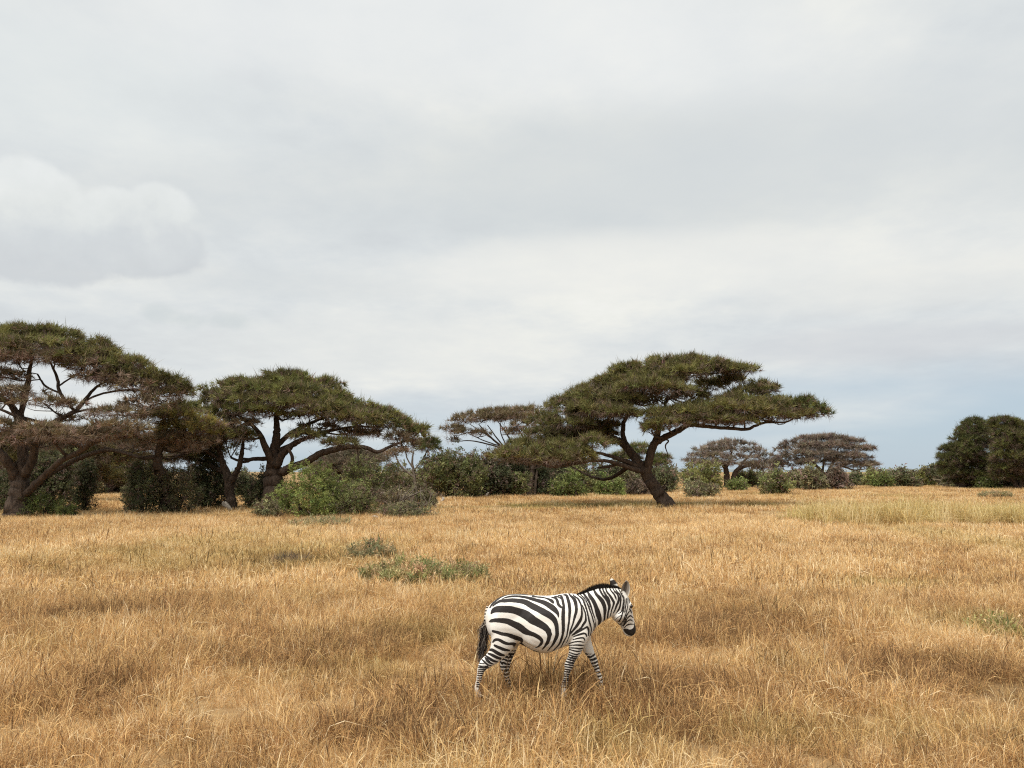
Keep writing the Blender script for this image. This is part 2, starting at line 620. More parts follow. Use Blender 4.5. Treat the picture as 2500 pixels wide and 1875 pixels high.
def add_pad(cr, c, rx, ry, rz, colr, dens, size, twig=0.35, under=TWIGC):
    """a flat layer of thorn foliage: spiky upper side, bare twigs below"""
    area = math.pi * rx * ry
    n = max(12, int(area * dens))
    r = np.sqrt(RNG.random(n)) * 1.0
    th = RNG.random(n) * 6.283
    lob = 1 + 0.24 * np.sin(th * 3 + RNG.random() * 6) + 0.18 * np.sin(th * 5 + RNG.random() * 6) + .1 * np.sin(th * 9 + RNG.random() * 6)
    x, y = r * np.cos(th) * lob, r * np.sin(th) * lob
    dome = np.sqrt(np.clip(1 - r * r, 0, 1))
    bump = (vnoise(x * rx + c[0] * 3, y * ry + c[1] * 3, max(0.7, size * 1.5), 21) - .45) * 0.85
    up = RNG.random(n) ** 0.35
    z = rz * (dome * up * 1.0 - 0.30 + bump * dome)
    pts = np.stack([c[0] + x * rx, c[1] + y * ry, c[2] + z], -1)
    gap = vnoise(pts[:, 0] + 50, pts[:, 1] * .8 + 90, max(.5, size * 1.3), 51)
    k_ = (gap + RNG.normal(size=n) * .10) > (.24 + .14 * r)
    pts, x, y, r, dome = pts[k_], x[k_], y[k_], r[k_], dome[k_]; n = len(pts)
    dirs = np.stack([x * 0.9, y * 0.9, 0.25 + 0.75 * dome], -1) + RNG.normal(size=(n, 3)) * 0.34
    cc = var(colr, n)
    # clumps of differing tint
    tint = vnoise(pts[:, 0] * 1.0, pts[:, 1] + pts[:, 2] * 2, max(0.9, size * 2.2), 9)[:, None]
    cc = cc * (0.55 + 0.9 * tint)
    br_ = RNG.random(n) < 0.16
    cc[br_] = var(under * 1.25, int(br_.sum()))
    cr.scatter(pts, dirs, RNG.uniform(0.7, 1.25, n) * size, cc, T_THORN)
    # stray shoots that break the outline
    ns = max(3, int(n * .05))
    r = .35 + .7 * np.sqrt(RNG.random(ns)); th = RNG.random(ns) * 6.283
    x, y = r * np.cos(th), r * np.sin(th)
    pts = np.stack([c[0] + x * rx, c[1] + y * ry, c[2] + rz * (.75 * np.sqrt(np.clip(1 - r * r, 0, 1)) - .1)], -1)
    dirs = np.stack([x * 1.0, y * .6, .55 + RNG.random(ns) * .7], -1) + RNG.normal(size=(ns, 3)) * .3
    cr.scatter(pts, dirs, RNG.uniform(1.2, 1.9, ns) * size, var(np.asarray(colr) * .6 + np.asarray(under) * .5, ns), T_TWIG)
    nt = int(n * twig)
    if nt:
        r = np.sqrt(RNG.random(nt)); th = RNG.random(nt) * 6.283
        x, y = r * np.cos(th), r * np.sin(th)
        pts = np.stack([c[0] + x * rx, c[1] + y * ry, c[2] - rz * (0.20 + 0.5 * RNG.random(nt) * np.sqrt(1 - r * r))], -1)
        dirs = np.stack([x * 1.2, y * 1.2, -0.45 + RNG.normal(size=nt) * .35], -1) + RNG.normal(size=(nt, 3)) * .35
        cr.scatter(pts, dirs, RNG.uniform(0.7, 1.3, nt) * size * 0.9, var(under, nt), T_TWIG)


FR = {'s': (0, 0, 1.0), '2': (0, 760, 640 / 1966), '3': (440, 860, 720 / 2212), '4': (1060, 840, 600 / 2212),
      '5': (1500, 840, 600 / 2212), '6': (1900, 960, 600 / 2212)}


def acacia(name, label, D, base_px, trunk, limbs, pads, size=1.0, dens=26, bark=None, back=0.6, extra_depth=1.0,
           depth_ratio=0.85, twig=0.35, colr=OLIVE, fine=6, group=None, under=TWIGC, floor_px=None):
    """flat-topped thorn tree. trunk/limbs: polylines of (frame, u, v, dy, r_px); pads: (frame,u,v,ru,rv,dy[,colour])."""
    bark = bark or M_BARK
    ppm = F / D

    def w(fr, u, v, dy=0.0):
        ox, oy, s = FR[fr]
        return P(ox + u * s, oy + v * s, D + dy)

    fr0, u0, v0 = base_px
    root_p = w(fr0, u0, v0)
    root = empty(name, (root_p[0], D, float(gz(root_p[0], D))))
    off = np.array(root.location)
    tag(root, label, 'tree', group)
    skel = []

    def tube(poly, part, sides=9, lump=0.0, ground=False):
        pts = np.array([w(q[0], q[1], q[2], q[3]) for q in poly])
        rad = np.array([q[4] * FR[q[0]][2] / ppm for q in poly])
        if ground:
            g0 = float(gz(pts[0][0], pts[0][1]))
            pts[0, 2] = g0 - 0.15
        n = max(8, len(poly) * 5)
        pp = catmull(pts, n)
        rr = np.interp(np.linspace(0, 1, n), np.linspace(0, 1, len(rad)), rad)
        if ground:
            s = np.linspace(0, 1, n)
            rr = rr * (1 + 0.3 * np.exp(-s * len(poly) * 2.2))
        pp[1:-1] += RNG.normal(size=(n - 2, 3)) * rr[1:-1, None] * 0.10
        tb = Tubes(); tb.add(pp - off, rr, sides, lump); tb.build(part, bark, root)
        if not (part == 'limb' and pts[-1, 2] < pts[0, 2] - .3 and rad.max() * ppm < 2.6):      # hanging twigs carry nothing
            for a, b in zip(pp, rr): skel.append((a, b))

    for poly in trunk: tube(poly, 'trunk', 14, 0.10, True)
    for poly in limbs: tube(poly, 'limb', 8, 0.05)
    cr = Crown()
    br = Tubes()
    sk = np.array([a for a, b in skel]); sr = np.array([b for a, b in skel])
    allp = []
    for q in pads:
        fr, u, v, ru, rv, dy = q[:6]
        cl = q[6] if len(q) > 6 else colr
        s = FR[fr][2]
        c = w(fr, u, v, dy)
        sc = (D + dy) / F * s
        allp.append((c, ru * sc, rv * sc, cl))
    # the far half of the crown, behind what the view shows
    for (c, rx, rz, cl) in list(allp):
        if RNG.random() < back:
            c2 = c.copy()
            c2[1] = 2 * D - c[1] + RNG.uniform(2.0, 5.0) * extra_depth
            k = c2[1] / c[1]
            c2[2] = CAMH + (c[2] - CAMH) * k - RNG.uniform(0.1, 0.6) * rz
            c2[0] = c[0] * k + RNG.normal() * rx * .15
            allp.append((c2, rx * .9, rz * .8, cl))
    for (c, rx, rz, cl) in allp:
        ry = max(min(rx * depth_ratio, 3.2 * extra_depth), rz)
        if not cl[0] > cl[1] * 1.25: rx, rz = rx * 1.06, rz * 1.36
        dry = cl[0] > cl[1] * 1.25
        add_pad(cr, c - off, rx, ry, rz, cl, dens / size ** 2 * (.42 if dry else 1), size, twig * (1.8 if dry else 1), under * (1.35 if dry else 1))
        # a branch from the nearest limb, then a fan inside the pad
        dd = np.linalg.norm(sk - c, axis=1) + np.clip(sk[:, 2] - c[2] + rz * .2, 0, 9) * 3
        j = int(np.argmin(dd))
        st = sk[j]
        end = c - np.array([0, 0, rz * 0.35])
        L = np.linalg.norm(end - st)
        r0 = min(sr[j] * 0.65, 0.035 * L + 0.05)
        mid = (st + end) / 2 + np.array([0, 0, -0.10 * L]) + RNG.normal(size=3) * L * .05
        pp = catmull([st, mid, end], 9)
        br.add(pp - off, np.linspace(r0, 0.04 * size + .015, 9), 5)
        for k in range(fine):
            az = k / fine * 6.283 + RNG.uniform(-.4, .4)
            e2 = c + np.array([math.cos(az) * rx * .85, math.sin(az) * ry * .85, rz * RNG.uniform(-.25, .3)])
            s2 = pp[RNG.integers(4, 9)]
            m2 = (s2 + e2) / 2 + RNG.normal(size=3) * 0.12 * rx + np.array([0, 0, -.12 * rz])
            br.add(catmull([s2, m2, e2], 6) - off, np.linspace(0.035 * size + .01, .012 * size, 6), 4)
    bo = br.build('branches', bark, root)
    bo['kind'] = 'stuff'
    cr.build('crown', M_FOL, root)
    return root, cr.ntri()


def bush(name, label, px, py, hw, ht, colr, leaf=1.0, dens=1.0, cat='bush', lobes=7, D=None, dead=0.12, group=None, trunked=False,
         wild=0.55, templates=None, twigcol=TWIGC):
    """rounded shrub whose foot stands on the ground at pixel row py (or at depth D)"""
    Dd = D or GY(py)
    ppm = F / Dd
    rx, h = hw / ppm, ht / ppm
    c0 = P(px, py, Dd)
    g0 = float(gz(c0[0], Dd))
    root = empty(name, (c0[0], Dd, g0))
    tag(root, label, cat, group)
    cr = Crown()
    L = [(RNG.normal() * rx * .1, 0, h * 0.36, rx * 0.62, h * 0.50)]
    for k in range(lobes + 5):
        xx_ = RNG.uniform(-.70, .70); yy_ = RNG.uniform(-.75, .6)
        env = math.sqrt(max(0.05, 1 - xx_ * xx_ * .9)) * math.sqrt(max(.2, 1 - yy_ * yy_ * .8))
        s = RNG.uniform(0.14, 0.36)
        zc = env * RNG.uniform(0.15, 0.92)
        zc = max(s * .6, min(zc, 1.0 - s * .7))
        L.append((xx_ * rx, yy_ * rx, h * zc, rx * s * RNG.uniform(.8, 1.3), h * s * RNG.uniform(.75, 1.2)))
    tpl = templates or T_LEAF
    leaf = min(leaf, .82) / .75 * 11.0 / ppm / 0.46                  # spray of about a dozen photo pixels at its distance
    areas = [(r * r + 2 * r * rz) / 3 for (_, _, _, r, rz) in L]
    total = min(2400, max(170, hw * ht * 0.15)) * dens
    for (x, y, z, r, rz), ar in zip(L, areas):
        n = int(max(12, total * ar / sum(areas)))
        v = RNG.normal(size=(n, 3)); v /= np.linalg.norm(v, axis=1)[:, None]
        rad = RNG.random(n) ** 0.28
        bump = 1 + (vnoise(v[:, 0] * 4 + x * 3 + 9, v[:, 1] * 4 + v[:, 2] * 3 + z, 1.0, 4) - .5) * wild * 2
        pts = v * rad[:, None] * bump[:, None] * np.array([r, r * .9, rz]) + np.array([x, y, z])
        keep = pts[:, 2] > 0.02
        pts, v = pts[keep], v[keep]; n = len(pts)
        if n == 0: continue
        dirs = v * np.array([1, 1, .8]) + np.array([0, 0, 0.30]) + RNG.normal(size=(n, 3)) * .45
        cc = var(colr, n)
        tint = vnoise(pts[:, 0] + x, pts[:, 2] * 1.4 + pts[:, 1], max(0.35, rx * .22), 8)[:, None]
        cc = cc * (0.50 + 1.0 * tint) * RNG.uniform(.8, 1.2)
        dm = RNG.random(n) < dead
        cc[dm] = var(twigcol, int(dm.sum()))
        sc_ = RNG.uniform(.7, 1.3, n) * leaf
        lg = (RNG.random(n) < .10) & (rad[keep] > .85)
        sc_[lg] *= 1.5
        cr.scatter(pts, dirs, sc_, cc, tpl)
    # stems
    st = Tubes()
    for k in range(7):
        a = RNG.uniform(0, 6.283)
        e = np.array([math.cos(a) * rx * .5, math.sin(a) * rx * .5, h * RNG.uniform(.4, .75)])
        b = np.array([math.cos(a) * rx * .06, math.sin(a) * rx * .06, -0.05])
        st.add(catmull([b, (b + e) / 2 + np.array([0, 0, h * .1]), e], 7), np.linspace(0.03 + .012 * h, .012, 7), 5)
    st.build('stem', M_BARKP, root)
    cr.build('foliage', M_LEAF, root)
    return root, cr.ntri()

# ------------------------------------------------------------------ trees
TRI = 0
# leaning thorn tree standing alone in the grass
DE = GY(1238)
_, n = acacia('umbrella_thorn_tree', 'leaning umbrella thorn tree with wide layered green crown standing alone in the grass', DE, ('5', 480, 1455),
    trunk=[[('5', 478, 1458, 0, 75), ('5', 420, 1365, 0, 58), ('5', 352, 1270, 0, 54), ('5', 290, 1180, 0, 54), ('5', 215, 1075, 0, 40)]],
    limbs=[
        [('5', 300, 1200, 0, 42), ('5', 305, 1090, -.3, 38), ('5', 335, 950, -.5, 36), ('5', 375, 860, -.6, 34), ('5', 395, 780, -.7, 26), ('5', 430, 640, -.8, 16), ('5', 480, 480, -.3, 9)],
        [('5', 360, 900, -.6, 26), ('5', 430, 850, -1, 28), ('5', 530, 800, -1.3, 27), ('5', 600, 765, -1.5, 25), ('5', 680, 725, -1.6, 22), ('5', 800, 738, -1.6, 17), ('5', 1000, 757, -1.4, 15), ('5', 1190, 765, -1.0, 14), ('5', 1270, 735, -.8, 12), ('5', 1370, 705, -.5, 10), ('5', 1550, 700, -.2, 8), ('5', 1650, 640, 0, 5)],
        [('5', 225, 1085, 0, 40), ('5', 150, 980, .2, 38), ('5', 80, 900, .3, 35), ('5', 0, 855, .2, 30), ('5', -90, 850, 0, 22), ('4', 1430, 830, -.4, 14)],
        [('5', 140, 975, 0, 26), ('5', 85, 850, .4, 24), ('5', 80, 740, .6, 20), ('5', 130, 600, .8, 16), ('5', 230, 450, 1.0, 12), ('5', 420, 300, 1.2, 8)],
        [('5', 250, 1130, 0, 30), ('5', 160, 1080, -.5, 24), ('5', 60, 1040, -1, 20), ('5', -60, 1000, -1.5, 16), ('4', 1450, 975, -2, 11)],
        [('5', 265, 1150, -.2, 28), ('5', 150, 1120, -.8, 23), ('5', 60, 1085, -1.3, 19), ('5', -60, 1055, -1.8, 16), ('4', 1430, 1050, -2.2, 13), ('4', 1250, 1080, -2.6, 12), ('4', 1060, 1105, -2.8, 12), ('4', 960, 1075, -2.9, 10), ('4', 840, 1040, -2.6, 6)],
        [('5', 30, 1080, -1.2, 14), ('4', 1560, 1105, -1.5, 12), ('4', 1470, 1115, -1.6, 8)],
        [('5', 430, 850, -1, 6), ('5', 485, 870, -1.2, 7), ('5', 458, 920, -1.2, 6), ('5', 478, 985, -1.2, 4), ('5', 482, 1040, -1.2, 3)],
        [('5', 20, 865, .2, 18), ('4', 1560, 790, .5, 14), ('4', 1420, 700, .6, 10), ('4', 1300, 620, .8, 7)],
    ],
    pads=[
        ('4', 700, 1005, 165, 60, -1.6), ('4', 890, 1000, 210, 70, -2.6), ('4', 1110, 1030, 200, 65, -3.4), ('4', 1290, 1010, 180, 62, -3.0), ('4', 880, 915, 190, 55, -.8),
        ('4', 1120, 930, 230, 55, -1.8), ('4', 1420, 890, 160, 62, -3.0), ('4', 1000, 800, 190, 62, -.2), ('4', 1010, 690, 150, 70, .4), ('4', 1200, 720, 230, 60, -.8),
        ('4', 1200, 560, 190, 75, .6), ('4', 1420, 600, 260, 70, -1.2), ('4', 1400, 470, 230, 75, .3), ('4', 1620, 500, 240, 70, -1.0), ('4', 1630, 610, 200, 55, -2.4),
        ('4', 1640, 370, 210, 75, .6), ('4', 1780, 260, 200, 70, 1.2), ('4', 1830, 400, 260, 75, -.4), ('4', 2000, 205, 240, 70, 1.0), ('4', 1990, 310, 260, 70, -.2),
        ('5', 620, 175, 260, 62, 1.0), ('5', 820, 195, 200, 55, .6), ('5', 560, 260, 260, 60, -.6), ('5', 980, 235, 170, 45, .4), ('5', 1130, 235, 130, 40, .2),
        ('5', 300, 390, 260, 65, -1.8), ('5', 520, 410, 190, 60, -2.4), ('5', 1010, 330, 170, 45, 2.4), ('5', 820, 370, 160, 55, 2.8),
        ('5', 1340, 400, 130, 62, .2), ('5', 1200, 450, 160, 55, .6), ('5', 1060, 520, 190, 55, -.6), ('5', 900, 580, 240, 62, -1.6), ('5', 1180, 590, 220, 65, -1.4),
        ('5', 640, 620, 260, 65, -2.4), ('5', 400, 640, 150, 62, -3.0), ('5', 470, 715, 190, 42, -3.2), ('5', 330, 760, 90, 42, -3.2), ('5', 820, 680, 200, 42, -2.6),
        ('5', 1400, 560, 190, 70, -.6), ('5', 1420, 640, 180, 50, -1.2), ('5', 1590, 570, 190, 68, -.2, GREEN), ('5', 1740, 560, 150, 70, .2, GREEN), ('5', 1830, 620, 110, 55, 0, GREEN), ('5', 1680, 640, 150, 45, -.6),
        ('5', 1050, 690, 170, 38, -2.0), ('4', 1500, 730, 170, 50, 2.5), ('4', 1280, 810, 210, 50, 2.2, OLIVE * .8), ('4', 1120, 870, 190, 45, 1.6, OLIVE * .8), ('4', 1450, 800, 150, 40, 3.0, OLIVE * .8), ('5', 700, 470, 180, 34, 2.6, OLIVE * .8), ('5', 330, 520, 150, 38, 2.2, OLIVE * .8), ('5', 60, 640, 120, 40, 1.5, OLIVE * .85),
    ], size=0.62, dens=18, back=0.2, depth_ratio=0.95)
TRI += n

# big old tree at the edge of the thicket (thick furrowed trunk)
DA = GY(1265)
_, n = acacia('umbrella_thorn_tree', 'huge spreading thorn tree with thick furrowed trunk and brown lower foliage layers', DA, ('2', 130, 1550),
    trunk=[[('2', 125, 1560, 0, 82), ('2', 135, 1450, 0, 74), ('2', 150, 1340, 0, 66), ('2', 165, 1250, 0, 52), ('2', 170, 1130, 0, 38)]],
    limbs=[
        [('2', 130, 1300, 0, 45), ('2', 90, 1180, -.4, 38), ('2', 20, 1090, -.8, 32), ('2', -100, 980, -1, 26), ('2', -260, 880, -1, 18), ('2', -420, 760, -.5, 12)],
        [('2', 170, 1180, 0, 40), ('2', 172, 1000, .2, 34), ('2', 150, 860, .3, 30), ('2', 110, 740, .4, 24), ('2', 40, 670, .4, 19), ('2', -60, 620, .3, 14)],
        [('2', 150, 860, .3, 24), ('2', 170, 720, .6, 20), ('2', 205, 560, .8, 20), ('2', 225, 430, .8, 14), ('2', 250, 330, .8, 8)],
        [('2', 190, 1230, -.3, 36), ('2', 245, 1100, -.6, 30), ('2', 290, 940, -.8, 24), ('2', 420, 825, -.8, 20), ('2', 560, 750, -.6, 16), ('2', 650, 650, -.3, 13), ('2', 720, 570, 0, 10), ('2', 860, 490, .3, 7)],
        [('2', 200, 1370, -.3, 30), ('2', 330, 1235, -1, 24), ('2', 450, 1130, -1.5, 21), ('2', 580, 1060, -1.8, 20), ('2', 720, 975, -2, 18), ('2', 850, 955, -2, 15), ('2', 1050, 930, -1.8, 8)],
        [('2', 250, 1300, .4, 26), ('2', 420, 1190, .8, 22), ('2', 600, 1100, 1, 18), ('2', 780, 1045, 1, 15), ('2', 900, 1055, 1, 11), ('2', 1040, 1100, 1, 7)],
        [('2', 560, 750, -.6, 11), ('2', 450, 610, -.2, 12), ('2', 430, 500, 0, 11), ('2', 380, 390, .2, 7)],
        [('2', 440, 610, -.2, 8), ('2', 340, 560, 0, 8), ('2', 280, 470, .2, 6)],
        [('2', 440, 560, -.1, 7), ('2', 530, 500, .2, 6), ('2', 600, 460, .3, 5)],
        [('2', 620, 680, -.4, 9), ('2', 760, 620, 0, 8), ('2', 950, 590, .3, 7), ('2', 1150, 600, .5, 5)],
        [('2', 470, 790, -.8, 9), ('2', 640, 740, -.8, 8), ('2', 850, 735, -.6, 6), ('2', 1050, 745, -.3, 4)],
        [('2', 280, 960, -.9, 16), ('2', 200, 830, -1.6, 12), ('2', 60, 760, -2.2, 10), ('2', -80, 700, -2.6, 7)],
    ],
    pads=[
        ('2', 330, 165, 210, 50, 1.0), ('2', 170, 170, 200, 50, .8), ('2', 20, 205, 200, 55, .4), ('2', -180, 230, 240, 65, .2), ('2', 440, 200, 160, 50, .6), ('2', 300, 260, 260, 60, -.6),
        ('2', 60, 290, 260, 60, -1.2), ('2', 700, 265, 160, 55, .6), ('2', 790, 320, 130, 55, .2), ('2', 620, 350, 210, 55, -.6), ('2', 420, 350, 220, 45, -1.2, BROWN * .85),
        ('2', 130, 350, 230, 40, -1.6, BROWN * .85), ('2', 720, 410, 200, 45, -.6), ('2', 1010, 410, 130, 50, .4), ('2', 900, 470, 180, 55, 0), ('2', 780, 500, 200, 40, -.8, BROWN * .9), ('2', 1120, 500, 150, 60, .2),
        ('2', 1000, 560, 190, 55, -.4, BROWN * .9), ('2', 1270, 550, 150, 55, .4), ('2', 1340, 600, 120, 60, .6), ('2', 1200, 630, 160, 60, 0, BROWN * .85), ('2', 1080, 690, 180, 50, -.6, BROWN * .85),
        ('2', 100, 600, 220, 38, -1.8, BROWN), ('2', 330, 680, 190, 34, -2.0, BROWN), ('2', 520, 690, 100, 30, -1.8, BROWN), ('2', -120, 640, 200, 50, -1.2, BROWN), ('2', 880, 760, 220, 45, -1.4, BROWN), ('2', 40, 480, 180, 45, -1.4, BROWN * .8),
        ('2', 340, 880, 190, 50, -3.0, BROWN * 1.1), ('2', 450, 930, 180, 45, -3.0, BROWN * 1.1), ('2', 640, 940, 190, 55, -3.0, BROWN), ('2', 880, 860, 190, 62, -2.6, BROWN * 1.1), ('2', 1000, 890, 130, 55, -2.2, BROWN * 1.1), ('2', 760, 920, 190, 50, -2.6, BROWN),
        ('2', -20, 860, 200, 60, -2.0, BROWN), ('2', 80, 960, 160, 60, -2.6, BROWN * .9), ('2', -350, 420, 300, 90, 0), ('2', -300, 700, 260, 70, -.6, BROWN), ('2', -560, 560, 260, 90, 0), ('2', -640, 760, 240, 70, -.4, BROWN), ('2', 540, 800, 120, 28, 2.2, BROWN), ('2', 300, 1000, 160, 60, 2.5, BROWN * .7),
    ], size=0.55, dens=15, back=0.05, bark=M_BARKP, twig=0.6, colr=OLIVE * 1.05, depth_ratio=.9, fine=7)
TRI += n

# smaller thorn tree whose trunk rises out of a weeping bush
DB = GY(1256)
_, n = acacia('umbrella_thorn_tree', 'smaller thorn tree with yellow green outer foliage, trunk rising through a drooping bush', DB, ('2', 1240, 1520),
    trunk=[[('2', 1245, 1530, 1.2, 42), ('2', 1240, 1350, 1.0, 38), ('2', 1215, 1230, .4, 36), ('2', 1180, 1150, 0, 34), ('2', 1190, 1060, -.1, 28), ('2', 1205, 960, -.2, 20), ('2', 1210, 870, -.2, 12)]],
    limbs=[
        [('2', 1190, 1090, 0, 18), ('2', 1080, 1100, -.4, 15), ('2', 980, 1075, -.7, 13), ('2', 880, 1045, -.9, 12), ('2', 780, 1020, -.9, 8)],
        [('2', 1205, 960, -.2, 12), ('2', 1120, 965, -.6, 9), ('2', 1040, 930, -.8, 7)],
        [('2', 1205, 940, -.2, 12), ('2', 1280, 850, -.6, 9), ('2', 1400, 800, -.9, 6)],
        [('2', 1195, 1010, -.1, 12), ('2', 1320, 960, -.5, 9), ('2', 1460, 930, -.6, 6)],
        [('2', 1210, 890, -.2, 10), ('2', 1130, 880, -.6, 8), ('2', 1060, 890, -.8, 6)],
    ],
    pads=[
        ('2', 1340, 790, 170, 50, -.9, YELLOW), ('2', 1500, 850, 150, 55, -1.2, YELLOW), ('2', 1560, 900, 90, 50, -1.0, YELLOW), ('2', 1400, 880, 180, 50, -1.2, YELLOW * .85), ('2', 1180, 800, 160, 50, -.6, OLIVE), ('2', 1280, 940, 180, 55, -1.2, BROWN * .9),
        ('2', 1480, 970, 150, 50, -1.0, BROWN), ('2', 1130, 960, 120, 45, -.6, BROWN * .85), ('2', 1350, 720, 130, 45, 0, OLIVE), ('2', 1250, 1010, 150, 40, .6, BROWN * .8), ('2', 1400, 1010, 130, 35, .3, BROWN * .8), ('2', 1000, 990, 120, 35, .5, BROWN * .8),
    ], size=0.54, dens=17, back=0.25, bark=M_BARKP, twig=.5, depth_ratio=.9)
TRI += n

# dark double-trunked crown in the middle of the thicket
DC = GY(1248)
_, n = acacia('umbrella_thorn_tree', 'dark trunked dome crowned thorn tree with long low limb arching over bushes', DC, ('3', 720, 1190),
    trunk=[[('3', 700, 1195, 0, 75), ('3', 700, 1040, 0, 66), ('3', 700, 900, 0, 58), ('3', 705, 770, 0, 46), ('3', 718, 660, 0, 34)]],
    limbs=[
        [('3', 718, 690, 0, 32), ('3', 725, 580, 0, 26), ('3', 718, 490, .2, 18), ('3', 730, 400, .4, 11), ('3', 760, 280, .6, 6)],
        [('3', 700, 840, -.2, 34), ('3', 650, 730, -.5, 26), ('3', 600, 620, -.8, 19), ('3', 530, 540, -1, 13), ('3', 430, 470, -1, 8)],
        [('3', 720, 850, -.3, 34), ('3', 790, 740, -.7, 26), ('3', 870, 680, -1, 18), ('3', 960, 640, -1.2, 12)],
        [('3', 760, 900, -.4, 34), ('3', 850, 860, -.8, 30), ('3', 940, 825, -1.1, 27), ('3', 1060, 755, -1.4, 24), ('3', 1190, 722, -1.6, 21), ('3', 1310, 708, -1.6, 18), ('3', 1400, 718, -1.5, 16), ('3', 1480, 748, -1.3, 14), ('3', 1580, 705, -1, 10), ('3', 1700, 660, -.6, 6)],
        [('3', 735, 690, .2, 22), ('3', 840, 600, .6, 17), ('3', 980, 530, .9, 13), ('3', 1140, 470, 1, 9), ('3', 1300, 430, .8, 5)],
        [('3', 740, 740, -.2, 18), ('3', 900, 660, .4, 15), ('3', 1080, 600, .8, 12), ('3', 1300, 560, .8, 9), ('3', 1500, 560, .5, 6)],
        [('3', 680, 800, .3, 18), ('3', 560, 800, .6, 15), ('3', 470, 820, .8, 12), ('3', 380, 790, 1, 8)],
        [('3', 1325, 715, -1.6, 5), ('3', 1335, 790, -1.6, 5), ('3', 1342, 870, -1.6, 3)],
        [('3', 820, 880, -1, 12), ('3', 840, 790, -1.3, 13), ('3', 800, 700, -1.5, 9)],
    ],
    pads=[
        ('3', 770, 165, 115, 28, .8, OLIVE * .8), ('3', 700, 215, 170, 45, .6), ('3', 850, 220, 170, 45, .6), ('3', 520, 235, 130, 40, .8), ('3', 400, 260, 140, 45, .6), ('3', 1060, 235, 130, 40, .8), ('3', 1130, 260, 70, 32, .6), ('3', 270, 310, 140, 45, .4),
        ('3', 600, 290, 230, 55, -.3), ('3', 870, 300, 240, 55, -.3), ('3', 1090, 320, 150, 55, .2), ('3', 440, 350, 200, 50, -.6), ('3', 230, 400, 120, 60, .2), ('3', 690, 370, 230, 50, -1.2, OLIVE * 1.1), ('3', 960, 390, 240, 55, -1.2, OLIVE * 1.1),
        ('3', 1230, 390, 160, 50, .2), ('3', 350, 440, 170, 55, -.6), ('3', 560, 440, 180, 45, -1.6), ('3', 1120, 450, 200, 50, -1.2, OLIVE * 1.1), ('3', 1390, 440, 130, 40, .4), ('3', 1310, 490, 200, 50, -.8, OLIVE * 1.1), ('3', 1520, 470, 130, 45, .4), ('3', 1590, 520, 120, 55, .2),
        ('3', 1430, 540, 150, 45, -.6), ('3', 1680, 570, 110, 55, .2), ('3', 1770, 620, 80, 55, .2), ('3', 1620, 630, 130, 50, -.4, BROWN * .8), ('3', 1700, 690, 110, 50, -.3, BROWN), ('3', 1800, 570, 60, 30, .5, OLIVE * .9),
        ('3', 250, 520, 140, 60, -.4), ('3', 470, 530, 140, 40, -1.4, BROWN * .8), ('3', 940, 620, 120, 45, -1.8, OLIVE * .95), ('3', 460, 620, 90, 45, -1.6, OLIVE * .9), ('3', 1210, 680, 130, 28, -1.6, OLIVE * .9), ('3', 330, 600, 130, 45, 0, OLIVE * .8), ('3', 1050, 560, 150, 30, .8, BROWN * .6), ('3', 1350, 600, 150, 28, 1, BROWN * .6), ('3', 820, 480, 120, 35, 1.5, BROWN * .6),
    ], size=0.56, dens=16, back=0.15, depth_ratio=.95, colr=OLIVE * 1.02 + np.array([.0, .008, 0]))
TRI += n

# slim dark tree beside it
DD = GY(1246)
_, n = acacia('umbrella_thorn_tree', 'slim forked dark thorn tree with pale stump at its foot', DD, ('3', 385, 1185),
    trunk=[[('3', 385, 1190, 0, 44), ('3', 375, 1090, 0, 36), ('3', 365, 990, 0, 34), ('3', 345, 900, 0, 28), ('3', 310, 800, 0, 22), ('3', 280, 690, 0, 15)]],
    limbs=[
        [('3', 370, 1000, 0, 26), ('3', 405, 930, -.3, 24), ('3', 445, 850, -.5, 20), ('3', 462, 760, -.6, 16), ('3', 475, 660, -.6, 9)],
        [('3', 345, 910, .2, 20), ('3', 240, 860, .5, 18), ('3', 120, 800, .7, 16), ('3', 0, 775, .8, 13), ('3', -120, 780, .8, 8)],
        [('3', 455, 800, -.5, 9), ('3', 540, 800, -.3, 10), ('3', 640, 790, 0, 8)],
        [('3', 320, 830, 0, 12), ('3', 200, 740, -.4, 10), ('3', 90, 690, -.6, 6)],
    ],
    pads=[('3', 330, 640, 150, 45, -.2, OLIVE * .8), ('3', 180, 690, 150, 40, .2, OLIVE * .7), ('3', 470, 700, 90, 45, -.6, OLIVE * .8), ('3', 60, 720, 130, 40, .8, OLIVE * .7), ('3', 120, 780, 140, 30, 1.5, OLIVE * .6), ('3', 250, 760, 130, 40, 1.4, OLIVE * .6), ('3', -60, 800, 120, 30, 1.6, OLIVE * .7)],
    size=0.6, dens=16, back=.2)
TRI += n

# far acacias
def far_tree(*a, **k):
    global TRI
    _, n = acacia(*a, **k)
    TRI += n

